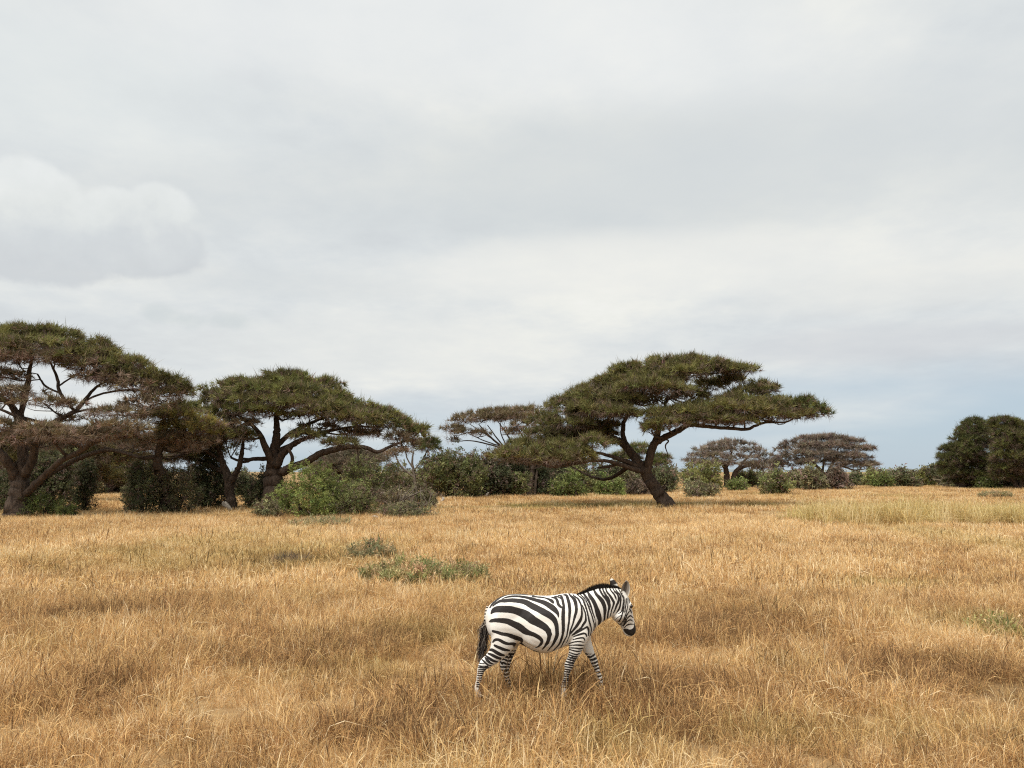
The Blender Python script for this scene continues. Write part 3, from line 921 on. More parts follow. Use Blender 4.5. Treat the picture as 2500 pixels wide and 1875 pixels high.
far_tree('umbrella_thorn_tree', 'brown flat topped thorn tree with fanned bare limbs behind the leaning tree', GY(1210), ('4', 862, 1368),
    trunk=[[('4', 862, 1368, 0, 26), ('4', 868, 1260, 0, 22), ('4', 885, 1150, 0, 22), ('4', 900, 1060, 0, 20)], [('4', 905, 1368, 0, 12), ('4', 915, 1230, 0, 12), ('4', 935, 1100, .3, 12), ('4', 950, 1000, .5, 9)]],
    limbs=[
        [('4', 895, 1100, 0, 16), ('4', 780, 1010, -.3, 13), ('4', 620, 930, -.6, 11), ('4', 500, 830, -.8, 8), ('4', 400, 720, -.8, 4)],
        [('4', 700, 970, -.4, 9), ('4', 520, 910, -.8, 7), ('4', 330, 870, -1, 5), ('4', 170, 880, -1, 3)],
        [('4', 640, 940, -.5, 8), ('4', 560, 840, .2, 6), ('4', 480, 730, .6, 4)],
        [('4', 800, 1020, -.2, 10), ('4', 700, 880, .3, 8), ('4', 620, 760, .8, 6), ('4', 560, 680, 1, 3)],
        [('4', 895, 1060, 0, 12), ('4', 820, 880, .3, 9), ('4', 740, 740, .6, 5)],
        [('4', 600, 920, -.6, 6), ('4', 450, 870, -1, 5), ('4', 300, 800, -1.2, 3)],
        [('4', 560, 880, -.5, 6), ('4', 430, 790, -.4, 5), ('4', 320, 720, -.2, 3)],
        [('4', 660, 940, 0, 6), ('4', 600, 800, -.8, 5), ('4', 600, 690, -1.2, 3)],
    ],
    pads=[('4', 380, 630, 130, 32, 0), ('4', 560, 610, 150, 30, .5), ('4', 730, 600, 140, 28, .6), ('4', 900, 590, 130, 32, .6), ('4', 260, 680, 130, 38, -.3), ('4', 450, 670, 170, 32, -1.2), ('4', 650, 650, 170, 30, -1), ('4', 860, 650, 140, 35, -.6), ('4', 180, 760, 110, 36, -.6),
          ('4', 280, 790, 140, 32, -1.6), ('4', 160, 860, 60, 18, -1), ('4', 740, 790, 120, 45, -1.6), ('4', 800, 720, 120, 40, -1.6), ('4', 1000, 580, 120, 35, 0), ('4', 420, 800, 90, 22, -2)],
    size=0.8, dens=20, back=.1, colr=BROWN * .8 + OLIVE * .15, extra_depth=1.1, bark=M_BARKP, fine=7)
far_tree('umbrella_thorn_tree', 'small green layered thorn tree behind the leaning trunk', GY(1200), ('5', 240, 1330),
    trunk=[[('5', 240, 1330, 0, 16), ('5', 245, 1200, 0, 13), ('5', 250, 1080, 0, 11)]],
    limbs=[[('5', 248, 1130, 0, 9), ('5', 330, 1060, -.3, 7), ('5', 420, 1040, -.5, 4)], [('5', 248, 1120, 0, 9), ('5', 200, 1020, .2, 7), ('5', 190, 950, .2, 4)]],
    pads=[('5', 200, 925, 90, 26, 0), ('5', 190, 970, 110, 26, -.6), ('5', 420, 1020, 85, 26, 0), ('5', 390, 1065, 100, 24, -.6), ('5', 150, 1030, 100, 24, -.5), ('5', 300, 1100, 90, 22, .4), ('5', 60, 1010, 90, 26, 0)],
    size=0.85, dens=17, back=.2, colr=OLIVE * .8 + np.array([.0, .02, .0]))
far_tree('umbrella_thorn_tree', 'brown dome shaped thorn tree with two short dark trunks beyond round bushes', GY(1193), ('5', 1040, 1300),
    trunk=[[('5', 1010, 1302, 0, 30), ('5', 1010, 1200, 0, 26), ('5', 1000, 1120, 0, 22), ('5', 970, 1060, 0, 14)], [('5', 1060, 1302, 0, 30), ('5', 1075, 1200, 0, 26), ('5', 1110, 1130, 0, 20), ('5', 1200, 1095, 0, 10)]],
    limbs=[[('5', 1000, 1120, 0, 16), ('5', 1040, 1040, 0, 12), ('5', 1060, 950, .3, 7)], [('5', 985, 1090, 0, 12), ('5', 900, 1020, 0, 9), ('5', 800, 990, 0, 5)], [('5', 1100, 1140, 0, 12), ('5', 1180, 1040, 0, 9), ('5', 1250, 970, 0, 5)], [('5', 1180, 1100, 0, 9), ('5', 1300, 1090, 0, 6), ('5', 1420, 1070, 0, 3)]],
    pads=[('5', 1050, 885, 120, 22, .3), ('5', 940, 910, 120, 26, 0), ('5', 1170, 910, 110, 26, 0), ('5', 850, 950, 110, 30, 0), ('5', 1040, 950, 140, 30, -1), ('5', 1260, 960, 110, 30, 0), ('5', 770, 1000, 100, 28, 0), ('5', 930, 1010, 140, 32, -1.5), ('5', 1120, 1020, 150, 32, -1.6), ('5', 1340, 1010, 100, 28, 0),
          ('5', 700, 1050, 90, 24, 0), ('5', 830, 1070, 140, 28, -1.4), ('5', 1000, 1075, 130, 24, -2.4), ('5', 1250, 1080, 130, 28, -1.4), ('5', 1400, 1055, 80, 26, 0), ('5', 1330, 1115, 110, 24, -.6), ('5', 1450, 1100, 70, 22, 0)],
    size=0.9, dens=17, back=.1, colr=GREYB * .75 + BROWN * .1, under=GREYB * .7, extra_depth=1.2)
far_tree('umbrella_thorn_tree', 'grey brown open thorn tree with pale twisting limbs behind round bushes', GY(1194), ('6', 440, 860),
    trunk=[[('6', 440, 862, 0, 30), ('6', 435, 780, 0, 26), ('6', 430, 720, 0, 22)]],
    limbs=[[('6', 430, 740, 0, 16), ('6', 350, 660, 0, 12), ('6', 280, 560, 0, 9), ('6', 290, 490, 0, 6), ('6', 320, 440, 0, 3)], [('6', 430, 740, 0, 16), ('6', 490, 630, -.5, 12), ('6', 520, 540, -.5, 8), ('6', 560, 460, -.4, 4)], [('6', 425, 750, 0, 12), ('6', 300, 705, -.3, 9), ('6', 210, 725, -.3, 7), ('6', 130, 690, -.3, 5)],
           [('6', 440, 730, 0, 12), ('6', 560, 660, -.3, 9), ('6', 680, 690, -.3, 7), ('6', 800, 680, -.3, 3)], [('6', 400, 700, .3, 10), ('6', 420, 560, .5, 7), ('6', 460, 470, .5, 4)], [('6', 350, 660, 0, 9), ('6', 200, 600, .3, 6), ('6', 110, 540, .3, 4)], [('6', 500, 620, -.5, 8), ('6', 620, 560, 0, 6), ('6', 760, 510, 0, 3)], [('6', 300, 600, -.3, 6), ('6', 180, 520, -.5, 5), ('6', 130, 470, -.5, 3)]],
    pads=[('6', 450, 392, 90, 16, 0), ('6', 350, 405, 90, 16, 0), ('6', 240, 410, 90, 20, 0), ('6', 560, 415, 100, 18, 0), ('6', 680, 430, 80, 20, 0), ('6', 120, 460, 90, 22, 0), ('6', 300, 470, 130, 28, -1), ('6', 500, 470, 140, 28, -1), ('6', 700, 490, 100, 26, -.4), ('6', 830, 500, 50, 16, 0), ('6', 60, 510, 70, 22, 0),
          ('6', 200, 540, 120, 30, -1.2), ('6', 400, 550, 130, 32, -1.8), ('6', 620, 560, 130, 32, -1.2), ('6', 750, 580, 70, 18, 0), ('6', 80, 590, 90, 24, -.4), ('6', 250, 610, 110, 28, -1.4), ('6', 500, 620, 100, 28, -1.6), ('6', 820, 635, 80, 18, 0), ('6', 680, 640, 110, 24, -.6), ('6', -20, 620, 60, 22, 0), ('6', 130, 640, 80, 16, -.6)],
    size=0.85, dens=15, back=.06, colr=GREYB * .95, under=GREYB * .7, bark=M_TWIG, extra_depth=1.2, twig=.6)
far_tree('bushy_thorn_tree', 'dark green billowing tree with rounded stacked crown beside the hedge of bushes', GY(1193), ('6', 1660, 860),
    trunk=[[('6', 1660, 862, 0, 26), ('6', 1655, 760, 0, 22), ('6', 1660, 660, 0, 18), ('6', 1700, 540, 0, 12)]],
    limbs=[[('6', 1658, 700, 0, 14), ('6', 1570, 620, 0, 9), ('6', 1500, 600, 0, 5)], [('6', 1665, 640, 0, 14), ('6', 1780, 500, 0, 10), ('6', 1800, 350, 0, 6)]],
    pads=[('6', 1780, 275, 105, 45, .4), ('6', 1720, 340, 110, 55, 0), ('6', 1840, 340, 110, 55, 0), ('6', 1680, 410, 120, 60, 0), ('6', 1790, 430, 130, 65, -1), ('6', 1620, 490, 110, 50, 0), ('6', 1560, 500, 80, 40, 0), ('6', 1700, 520, 130, 60, -1.5), ('6', 1530, 570, 85, 45, 0), ('6', 1630, 590, 120, 50, -1), ('6', 1780, 580, 130, 60, -1), ('6', 1490, 640, 60, 24, 0), ('6', 1590, 640, 100, 32, -.6), ('6', 1880, 470, 100, 70, .6), ('6', 1750, 650, 130, 50, 0), ('6', 1870, 600, 100, 70, .6), ('6', 1880, 680, 80, 50, .8), ('6', 1590, 710, 110, 45, -.4), ('6', 1730, 730, 130, 50, -.8), ('6', 1860, 760, 100, 50, -.4), ('6', 1660, 790, 110, 40, .6)],
    size=0.85, dens=17, back=.2, colr=GREEN * .50 + OLIVE * .22, under=TWIGC * .6, depth_ratio=.9)
far_tree('bushy_thorn_tree', 'dark olive billowing tree with forked trunk low over green shrubs', GY(1196), ('6', 2170, 865),
    trunk=[[('6', 2170, 866, 0, 26), ('6', 2190, 780, 0, 20), ('6', 2215, 680, 0, 15), ('6', 2220, 560, 0, 10)], [('6', 2165, 866, 0, 22), ('6', 2120, 790, 0, 14), ('6', 2080, 710, 0, 10), ('6', 2060, 600, 0, 6)]],
    limbs=[[('6', 2210, 690, 0, 10), ('6', 2300, 600, 0, 7), ('6', 2350, 500, 0, 4)]],
    pads=[('6', 2030, 255, 120, 36, .6), ('6', 2130, 290, 100, 40, .4), ('6', 1990, 310, 90, 40, .4), ('6', 2200, 330, 120, 60, 0), ('6', 2060, 370, 120, 60, -.6), ('6', 2310, 360, 130, 70, 0), ('6', 2150, 440, 150, 70, -1.4), ('6', 2020, 480, 100, 60, -.6), ('6', 2280, 480, 160, 80, -1), ('6', 2000, 580, 90, 50, -.4), ('6', 2110, 570, 140, 65, -1.6), ('6', 2260, 610, 160, 75, -1.4), ('6', 2060, 660, 100, 45, -.6), ('6', 2180, 700, 120, 45, -1, BROWN * .7), ('6', 2380, 580, 150, 90, 0), ('6', 2450, 450, 150, 100, 0), ('6', 2400, 700, 150, 70, 0), ('6', 2040, 740, 100, 50, .4), ('6', 2260, 760, 150, 50, .6), ('6', 2000, 680, 90, 60, .4)],
    size=0.85, dens=17, back=.2, colr=GREEN * .3 + OLIVE * .42, under=TWIGC * .7, depth_ratio=.9)
far_tree('umbrella_thorn_tree', 'small half bare thorn tree with thin branching limbs behind the bush clump', GY(1216), ('3', 1760, 1090),
    trunk=[[('3', 1770, 1095, 0, 13), ('3', 1765, 1000, 0, 12), ('3', 1755, 920, 0, 11), ('3', 1740, 830, 0, 8), ('3', 1750, 740, 0, 5)]],
    limbs=[[('3', 1757, 940, 0, 9), ('3', 1680, 880, 0, 8), ('3', 1640, 830, 0, 6), ('3', 1610, 760, 0, 4)], [('3', 1690, 885, 0, 6), ('3', 1650, 890, 0, 6), ('3', 1560, 840, 0, 4)], [('3', 1745, 870, 0, 6), ('3', 1700, 790, 0, 5), ('3', 1690, 720, 0, 3)], [('3', 1750, 890, 0, 6), ('3', 1820, 800, 0, 5), ('3', 1860, 720, 0, 4)], [('3', 1765, 920, 0, 6), ('3', 1820, 900, 0, 5), ('3', 1840, 820, 0, 3)], [('3', 1640, 830, 0, 4), ('3', 1600, 830, 0, 3), ('3', 1560, 790, 0, 2)]],
    pads=[('3', 1880, 680, 65, 22, 0, GREEN), ('3', 1860, 720, 70, 22, -.5, GREEN), ('3', 1800, 690, 60, 25, .4), ('3', 1640, 740, 90, 26, 0, BROWN), ('3', 1560, 770, 80, 22, 0, BROWN)],
    size=0.75, dens=18, back=.1, bark=M_TWIG, fine=4)
far_tree('umbrella_thorn_tree', 'grey olive low domed thorn tree behind the bright green bush', GY(1222), ('3', 1180, 1110),
    trunk=[[('3', 1190, 1112, 0, 26), ('3', 1185, 1000, 0, 22), ('3', 1190, 900, 0, 14)]],
    limbs=[[('3', 1188, 960, 0, 14), ('3', 1090, 880, 0, 9), ('3', 1040, 830, 0, 5)], [('3', 1188, 950, 0, 14), ('3', 1290, 850, 0, 9), ('3', 1330, 790, 0, 5)]],
    pads=[('3', 1330, 765, 110, 22, .3), ('3', 1220, 785, 120, 26, 0), ('3', 1120, 810, 110, 26, 0), ('3', 1300, 820, 140, 30, -.8), ('3', 1170, 850, 150, 30, -1), ('3', 1060, 850, 80, 24, 0), ('3', 1430, 800, 110, 28, .3), ('3', 1350, 870, 140, 35, -.6), ('3', 1050, 900, 100, 30, 0), ('3', 1200, 910, 150, 35, -1)],
    size=0.75, dens=17, back=.2, colr=GREYB * .5 + OLIVE * .35)
far_tree('umbrella_thorn_tree', 'far olive thorn tree with stacked layers seen through the gap in the thicket', GY(1206), ('2', 830, 1370),
    trunk=[[('2', 830, 1372, 0, 40), ('2', 820, 1290, 0, 34), ('2', 830, 1210, 0, 20)]],
    limbs=[[('2', 825, 1260, 0, 20), ('2', 900, 1190, 0, 12), ('2', 960, 1150, 0, 6)], [('2', 825, 1250, 0, 18), ('2', 760, 1180, 0, 10), ('2', 700, 1150, 0, 6)]],
    pads=[('2', 850, 1100, 170, 30, 0), ('2', 800, 1150, 150, 30, -.5), ('2', 930, 1150, 150, 30, -.4), ('2', 1080, 1120, 150, 35, 0), ('2', 810, 1210, 130, 30, -1.5), ('2', 960, 1220, 150, 32, -1), ('2', 1100, 1200, 150, 40, 0), ('2', 820, 1265, 90, 28, -2), ('2', 940, 1290, 120, 40, -1), ('2', 650, 1120, 160, 40, .4), ('2', 560, 1180, 160, 60, .4), ('2', 480, 1080, 180, 60, .6), ('2', 1060, 1290, 130, 60, -.4)],
    size=0.9, dens=17, back=.15, colr=OLIVE * 1.0)

far_tree('umbrella_thorn_tree', 'shady olive thorn tree hidden behind the huge tree and its bushes', GY(1226), ('s', 120, 1228),
    trunk=[[('s', 120, 1229, 0, 12), ('s', 122, 1190, 0, 10), ('s', 128, 1150, 0, 8)]],
    limbs=[[('s', 124, 1180, 0, 7), ('s', 70, 1130, 0, 5), ('s', 30, 1100, 0, 3)], [('s', 126, 1165, 0, 7), ('s', 190, 1110, 0, 5), ('s', 250, 1095, 0, 3)], [('s', 260, 1110, .5, 3), ('s', 340, 1100, 1, 2), ('s', 420, 1090, 1, 2)]],
    pads=[('s', 30, 1085, 90, 26, 0), ('s', 120, 1065, 100, 26, 0), ('s', 215, 1070, 90, 26, 0), ('s', 70, 1125, 110, 28, -.6), ('s', 170, 1120, 100, 26, -.6), ('s', 265, 1105, 70, 24, 0), ('s', 20, 1160, 80, 30, .5), ('s', 110, 1165, 100, 30, .4), ('s', 200, 1160, 70, 28, .5), ('s', -70, 1120, 100, 40, 0), ('s', 350, 1090, 70, 22, 1), ('s', 440, 1085, 70, 22, 1)],
    size=0.8, dens=17, back=.1, colr=OLIVE * .62 + np.array([.03, .018, .01]), under=TWIGC * .8)

# ------------------------------------------------------------------ bushes
LG = np.array([0.270, 0.270, 0.095])     # fresh leaf green
MG = np.array([0.170, 0.180, 0.070])
DG = np.array([0.095, 0.102, 0.050])
GG = np.array([0.235, 0.222, 0.115])     # dusty grey green
BB = np.array([0.150, 0.115, 0.082])     # brown, nearly leafless
BR = np.array([0.185, 0.215, 0.068])

BUSHES = [
    # label, px, py, half width, height, colour, leaf, density, D
    ('large bright green bush in front of the dome crowned tree', 745, 1264, 84, 124, LG * np.array([.66, .75, .66]), .62, 1.25, None),
    ('low leafy skirt bush leaning against the large bright green bush', 655, 1266, 36, 44, GG, .6, 1.2, None),
    ('dark leaved bush filling the hollow beside the large bright bush', 856, 1262, 66, 80, MG, .62, 1.2, None),
    ('fresh green bush rising behind the dark hollow bush', 832, 1250, 72, 96, LG * .72, .7, 1.1, None),
    ('rounded dark green bush behind the fresh green and brush heap bushes', 912, 1228, 74, 112, MG * .85, .7, 1.1, None),
    ('olive bush between the huge trunk and the grassy gap', 60, 1240, 60, 120, GG * .5, .7, 1.1, None),
    ('dusty brown green brush heap among fallen branches', 955, 1252, 62, 62, GG * .45 + BB * .5, .65, 1.0, None),
    ('low grey green bush at the foot of the brush heap', 990, 1264, 80, 42, GG * .75, .6, 1.1, None),
    ('pale green bush behind the brush heap', 1020, 1238, 56, 46, GG * .9, .75, 1.0, None),
    ('weeping olive bush around the smaller thorn tree trunk', 430, 1254, 56, 112, GG * .72, .62, 1.3, None),
    ('dark weeping bush beside the gap in the thicket', 350, 1255, 50, 120, DG * 1.25, .62, 1.3, None),
    ('grey green drooping bush bordering the grassy gap', 322, 1250, 26, 80, GG * .75, .65, 1.2, None),
    ('very dark upright bush across the grassy gap', 204, 1252, 30, 130, DG * 1.0, .62, 1.3, None),
    ('tall shady bush behind the huge tree trunk', 128, 1246, 62, 150, DG * 1.15, .7, 1.2, None),
    ('low vivid green bush at the huge tree trunk', 108, 1264, 44, 56, BR * .75, .55, 1.3, None),
    ('small vivid green bush running out from the trunk', 160, 1266, 34, 36, BR * .65, .55, 1.2, None),
    ('near black bush mass beside the slim forked tree', 505, 1244, 56, 148, DG * .85, .7, 1.3, None),
    ('shaded bush between the slim and the dome crowned tree', 612, 1243, 44, 92, DG * 1.4, .65, 1.2, None),
    ('dark bush hugging the dome crowned tree trunk', 655, 1246, 48, 112, DG * 1.2, .65, 1.2, None),
    ('rounded green tree sized bush beyond the brush heap', 1110, 1216, 84, 112, MG * .95, .95, 1.1, None),
    ('dark brown leafless bush next to a pale dead stem', 1172, 1212, 48, 84, BB * .7, .9, 1.1, None),
    ('shadowy bush under the low lobe of the leaning tree', 1212, 1212, 46, 92, DG * .95, .9, 1.1, None),
    ('narrow green bush in front of the brown tree trunk', 1262, 1211, 36, 50, MG * 1.1, .8, 1.1, None),
    ('black green bush right behind the forked brown trunk', 1322, 1209, 42, 78, DG, .9, 1.1, None),
    ('bright green mounded bush beneath the leaning crown', 1385, 1213, 50, 52, BR, .8, 1.2, None),
    ('tall mid green bush behind the two bright mounds', 1420, 1206, 46, 70, MG * 1.1, .9, 1.1, None),
    ('rounded yellow green bush near the leaning trunk', 1490, 1211, 44, 44, BR * 1.1, .75, 1.2, None),
    ('olive bush row behind the leaning trunk', 1535, 1202, 62, 62, GG * .8, .95, 1.1, None),
    ('grey brown low bush touching the leaning trunk', 1560, 1210, 32, 36, BB, .8, 1.0, None),
    ('dark round bush on the far side of the leaning trunk', 1622, 1203, 30, 52, DG * 1.5, .9, 1.1, None),
    ('broad pale green bush before the brown dome tree', 1700, 1200, 66, 64, LG * .75, .95, 1.1, None),
    ('dusty spreading bush in open grass by the brown dome tree', 1710, 1216, 50, 42, GG * .85, .75, 1.1, None),
    ('small fresh bush at the foot of the dome tree', 1800, 1199, 34, 26, BR * .9, .85, 1.1, None),
    ('green bush behind the dome tree trunk', 1822, 1192, 30, 42, MG * 1.1, 1.0, 1.1, None),
    ('dark bush between the dome tree and open thorn tree', 1850, 1188, 30, 36, DG * 1.7, 1.0, 1.1, None),
    ('solitary round green bush standing forward in the grass', 1897, 1208, 43, 58, MG * 1.15, .75, 1.4, None),
    ('small grey green bush behind the solitary round bush', 1942, 1195, 26, 40, GG * .9, .95, 1.1, None),
    ('round grey green bush beneath the open thorn tree', 1986, 1198, 30, 48, GG * .9, .9, 1.2, None),
    ('round brown bush nearly bare of leaves', 2042, 1197, 33, 52, BB * 1.0, .85, 1.3, None),
    ('small dark green bush after the brown bush', 2090, 1187, 18, 34, DG * 1.6, 1.0, 1.1, None),
    ('bright leafy bush leading the far bush row', 2132, 1188, 36, 44, LG * .85, 1.0, 1.2, None),
    ('low bright bush before the far bush row', 2153, 1190, 24, 26, BR * .8, .9, 1.1, None),
    ('dark bare bush in the far bush row', 2205, 1189, 36, 40, DG * 1.3, .95, 1.1, None),
    ('tall yellow green bush ending the far bush row', 2256, 1187, 28, 46, LG, 1.0, 1.2, None),
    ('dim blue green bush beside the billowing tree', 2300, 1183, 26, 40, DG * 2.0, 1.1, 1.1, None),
    ('long low hedge bush under the billowing tree', 2345, 1190, 46, 34, GG * .95, .95, 1.2, None),
    ('leafy mounded bush under the billowing tree', 2398, 1191, 42, 38, LG * .7, .95, 1.1, None),
    ('deep green low bush in front of the hedge', 2412, 1194, 28, 26, BR * .6, .9, 1.1, None),
    ('shaded bush under the forked olive tree', 2450, 1190, 30, 32, DG * 1.5, 1.0, 1.1, None),
    ('dark bush behind the huge trunk at its outer side', 15, 1250, 50, 110, DG * 1.1, .7, 1.1, None),
    ('dense dark bush wall behind the low lobe of the leaning tree', 1250, 1206, 80, 92, DG * .9, .8, 1.2, None),
    ('dense dark bush behind the two bright green mounds', 1370, 1204, 70, 84, DG * .95, .8, 1.2, None),
    ('broad shaded bush behind the leaning trunk row', 1470, 1202, 60, 66, DG * 1.2, .8, 1.1, None),
    ('dark mounded bush at the outer foot of the billowing trees', 2320, 1188, 44, 48, DG * 1.0, .8, 1.2, None),
    ('dark bush under the olive billowing tree crown', 2470, 1192, 46, 52, DG * .9, .8, 1.2, None),
    ('far green bush on the horizon in the thicket gap', 292, 1205, 34, 46, MG, 1.0, 1.0, None),
    ('far dim bush closing the thicket gap', 225, 1208, 30, 58, DG * 1.7, 1.0, 1.0, None),
    ('dark far bush behind the slim tree', 580, 1212, 60, 60, DG * 1.4, 1.0, 1.0, None),
    ('far olive bush behind the pale dead stem', 1060, 1204, 60, 50, GG * .8, 1.0, 1.0, None),
    ('hazy far bush under the small half bare tree', 985, 1206, 60, 60, GG * .8, 1.0, 1.0, None),
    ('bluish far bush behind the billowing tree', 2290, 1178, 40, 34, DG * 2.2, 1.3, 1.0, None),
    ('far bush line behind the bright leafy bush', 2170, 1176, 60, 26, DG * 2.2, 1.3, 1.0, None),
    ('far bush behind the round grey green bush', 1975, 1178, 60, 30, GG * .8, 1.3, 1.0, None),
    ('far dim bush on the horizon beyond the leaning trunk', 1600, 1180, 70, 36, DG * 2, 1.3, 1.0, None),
]
for (lab, px, py, hw, ht, c, leaf, dens, Dq) in BUSHES:
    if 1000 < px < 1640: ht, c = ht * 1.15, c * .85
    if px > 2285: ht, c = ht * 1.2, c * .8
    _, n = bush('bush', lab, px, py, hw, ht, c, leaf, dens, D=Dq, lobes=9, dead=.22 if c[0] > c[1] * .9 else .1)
    TRI += n

# low shrubs growing in the open grass
T_WEED = spray_templates(8, 8, 0.30, 0.022, .8, 0.05, leafy=True)
T_STALK = spray_templates(8, 9, 0.34, 0.012, .7, 0.02)
WEEDS = [
    ('spreading green herb patch of upright leafy stems in open grass', 1032, 1424, 150, 58, LG * .62 + GG * .45, 1.0, T_WEED),
    ('grey green herb clump just behind the spreading patch', 905, 1368, 62, 52, GG * .95, 1.1, T_WEED),
    ('dark brown dried herb clump in the grass', 700, 1384, 46, 26, BB * .9, .9, T_STALK),
    ('low grey green herb patch near the far hedge', 2430, 1216, 36, 14, GG, 1.6, T_WEED),
    ('olive herb patch in front of the large bright bush', 780, 1288, 70, 16, GG * 1.2, 1.2, T_WEED),
    ('small fresh green herb tuft alone in open dry grass beyond the zebra', 2440, 1560, 60, 28, LG * 1.2, .9, T_WEED),
]
for (lab, px, py, hw, ht, c, leaf, tp) in WEEDS:
    Dd = GY(py); ppm = F / Dd
    c0 = P(px, py, Dd); rx = hw / ppm; h = ht / ppm
    root = empty('herb_patch', (c0[0], Dd, float(gz(c0[0], Dd))))
    tag(root, lab, 'plant')
    cr = Crown()
    n = int(min(1800, max(160, rx * rx * 330)))
    r = np.sqrt(RNG.random(n)); th = RNG.random(n) * 6.283
    x, y = r * np.cos(th) * rx, r * np.sin(th) * min(rx, 1.1)
    z = RNG.random(n) * h * .75 * (1 - r * .5) * (.5 + vnoise(x + 40, y, rx * .3, 3))
    zg = gz(x + c0[0], y + Dd) - gz(c0[0], Dd)
    pts = np.stack([x, y, z + zg], -1)
    pts[:60, 2] = zg[:60]
    dirs = np.stack([x * 0, y * 0, x * 0 + 1], -1) + RNG.normal(size=(n, 3)) * .35
    cc = var(c, n); k = RNG.random(n) < .45; cc[k] = var(np.array([.52, .38, .20]), int(k.sum()))
    cr.scatter(pts, dirs, RNG.uniform(.6, 1.2, n) * leaf, cc, tp)
    cr.build('foliage', M_LEAF, root)

# ------------------------------------------------------------------ dead wood
def dead(name, label, cat, px, py, polys, mat, D=None, group=None):
    """polys: list of pixel polylines (px, py, dy, r_px)"""
    Dd = D or GY(py)
    c0 = P(px, py, Dd)
    root = empty(name, (c0[0], Dd, float(gz(c0[0], Dd))))
    tag(root, label, cat, group)
    off = np.array(root.location)
    for k, poly in enumerate(polys):
        pts = np.array([P(q[0], q[1], Dd + q[2]) for q in poly])
        if k == 0:
            pts[0, 2] = float(gz(pts[0][0], pts[0][1])) - .05
        n = 5 * len(poly)
        rr = np.interp(np.linspace(0, 1, n), np.linspace(0, 1, len(poly)), [q[3] * Dd / F for q in poly])
        tb = Tubes(); tb.add(catmull(pts, n) - off, rr, 8, .08)
        tb.build('stem' if k == 0 else 'branch', mat, root)
    return root


dead('dead_stump', 'pale splintered stump leaning at the foot of the slim tree', 'stump', 560, 1248,
     [[(566, 1250, 0, 5), (556, 1236, 0, 5), (548, 1226, 0, 4)], [(556, 1238, 0, 4), (545, 1232, -.1, 3), (546, 1224, -.1, 2)]], M_DEAD)
dead('fallen_log', 'white curved log arching out of the brush heap', 'log', 1068, 1228,
     [[(1069, 1229, 0, 4.5), (1060, 1219, -.1, 4.5), (1048, 1216, -.2, 4), (1038, 1218, -.3, 3)], [(1066, 1228, 0, 3.5), (1076, 1226, .1, 3.5), (1082, 1218, .2, 3), (1079, 1214, .2, 2)]], M_DEAD)
dead('fallen_log', 'pale weathered log lying in grass before the low grey bush', 'log', 915, 1267,
     [[(904, 1269, 0, 3), (912, 1262, 0, 4), (920, 1264, 0, 4), (926, 1269, 0, 3)]], M_DEAD)
dead('fallen_branch', 'dark forked branch lying in grass beyond the low grey bush', 'branch', 1090, 1258,
     [[(1050, 1246, 0, 3), (1075, 1254, -.1, 2.5), (1100, 1260, -.2, 2), (1118, 1258, -.2, 1.4)], [(1098, 1259, -.2, 1.6), (1108, 1250, -.2, 1.3), (1114, 1246, -.2, .8)], [(1080, 1255, -.1, 1.5), (1096, 1266, -.4, 1.2), (1106, 1268, -.4, .8)]], M_TWIG)
dead('dead_sapling', 'pale dead stem standing above the brown leafless bush', 'dead tree', 1137, 1214,
     [[(1142, 1215, 0, 3), (1136, 1190, 0, 2.6), (1133, 1170, 0, 2.2), (1132, 1150, 0, 1.4)], [(1136, 1192, 0, 1.6), (1146, 1202, .1, 1.4), (1156, 1208, .1, 1)]], M_DEAD)
dead('dead_tree', 'thin bare dead tree between the leaning tree and brown dome tree', 'dead tree', 1646, 1196,
     [[(1646, 1198, 0, 3.2), (1645, 1170, 0, 3), (1644, 1150, 0, 2.2), (1640, 1136, 0, 1.4), (1636, 1128, 0, .8)], [(1645, 1152, 0, 2), (1650, 1140, .1, 1.5), (1652, 1131, .1, .8)], [(1643, 1146, 0, 1.5), (1635, 1136, -.1, 1), (1632, 1130, -.1, .6)], [(1648, 1145, 0, 1.2), (1656, 1140, 0, .8)]], M_TWIG)
dead('dead_stump', 'small white stump piece in front of the dark brown bush', 'stump', 1190, 1214,
     [[(1184, 1214, 0, 3), (1188, 1208, 0, 2.6), (1193, 1202, 0, 2)], [(1187, 1209, 0, 2), (1192, 1208, 0, 1.6)]], M_DEAD)
brush = []
brush.append([(960, 1250, -1.2, 2.4), (985, 1222, -1.4, 2), (1015, 1205, -1.4, 1.4), (1035, 1196, -1.3, .8)])
for k in range(26):
    x0 = RNG.uniform(955, 1055); y0 = 1250 - RNG.uniform(0, 34)
    a = RNG.uniform(-2.4, -.4); L = RNG.uniform(22, 52)
    dd_ = RNG.uniform(-1.8, -.8)
    brush.append([(x0, y0, dd_, 1.6), (x0 + math.cos(a) * L * .5, y0 + math.sin(a) * L * .35 + RNG.normal() * 3, dd_ - .1, 1.2), (x0 + math.cos(a) * L, y0 + math.sin(a) * L * .8 + RNG.normal() * 4, dd_, .6)])
dead('brush_pile', 'tangle of bare grey fallen branches over the brush heap bushes', 'branches', 990, 1256, brush, M_TWIG)

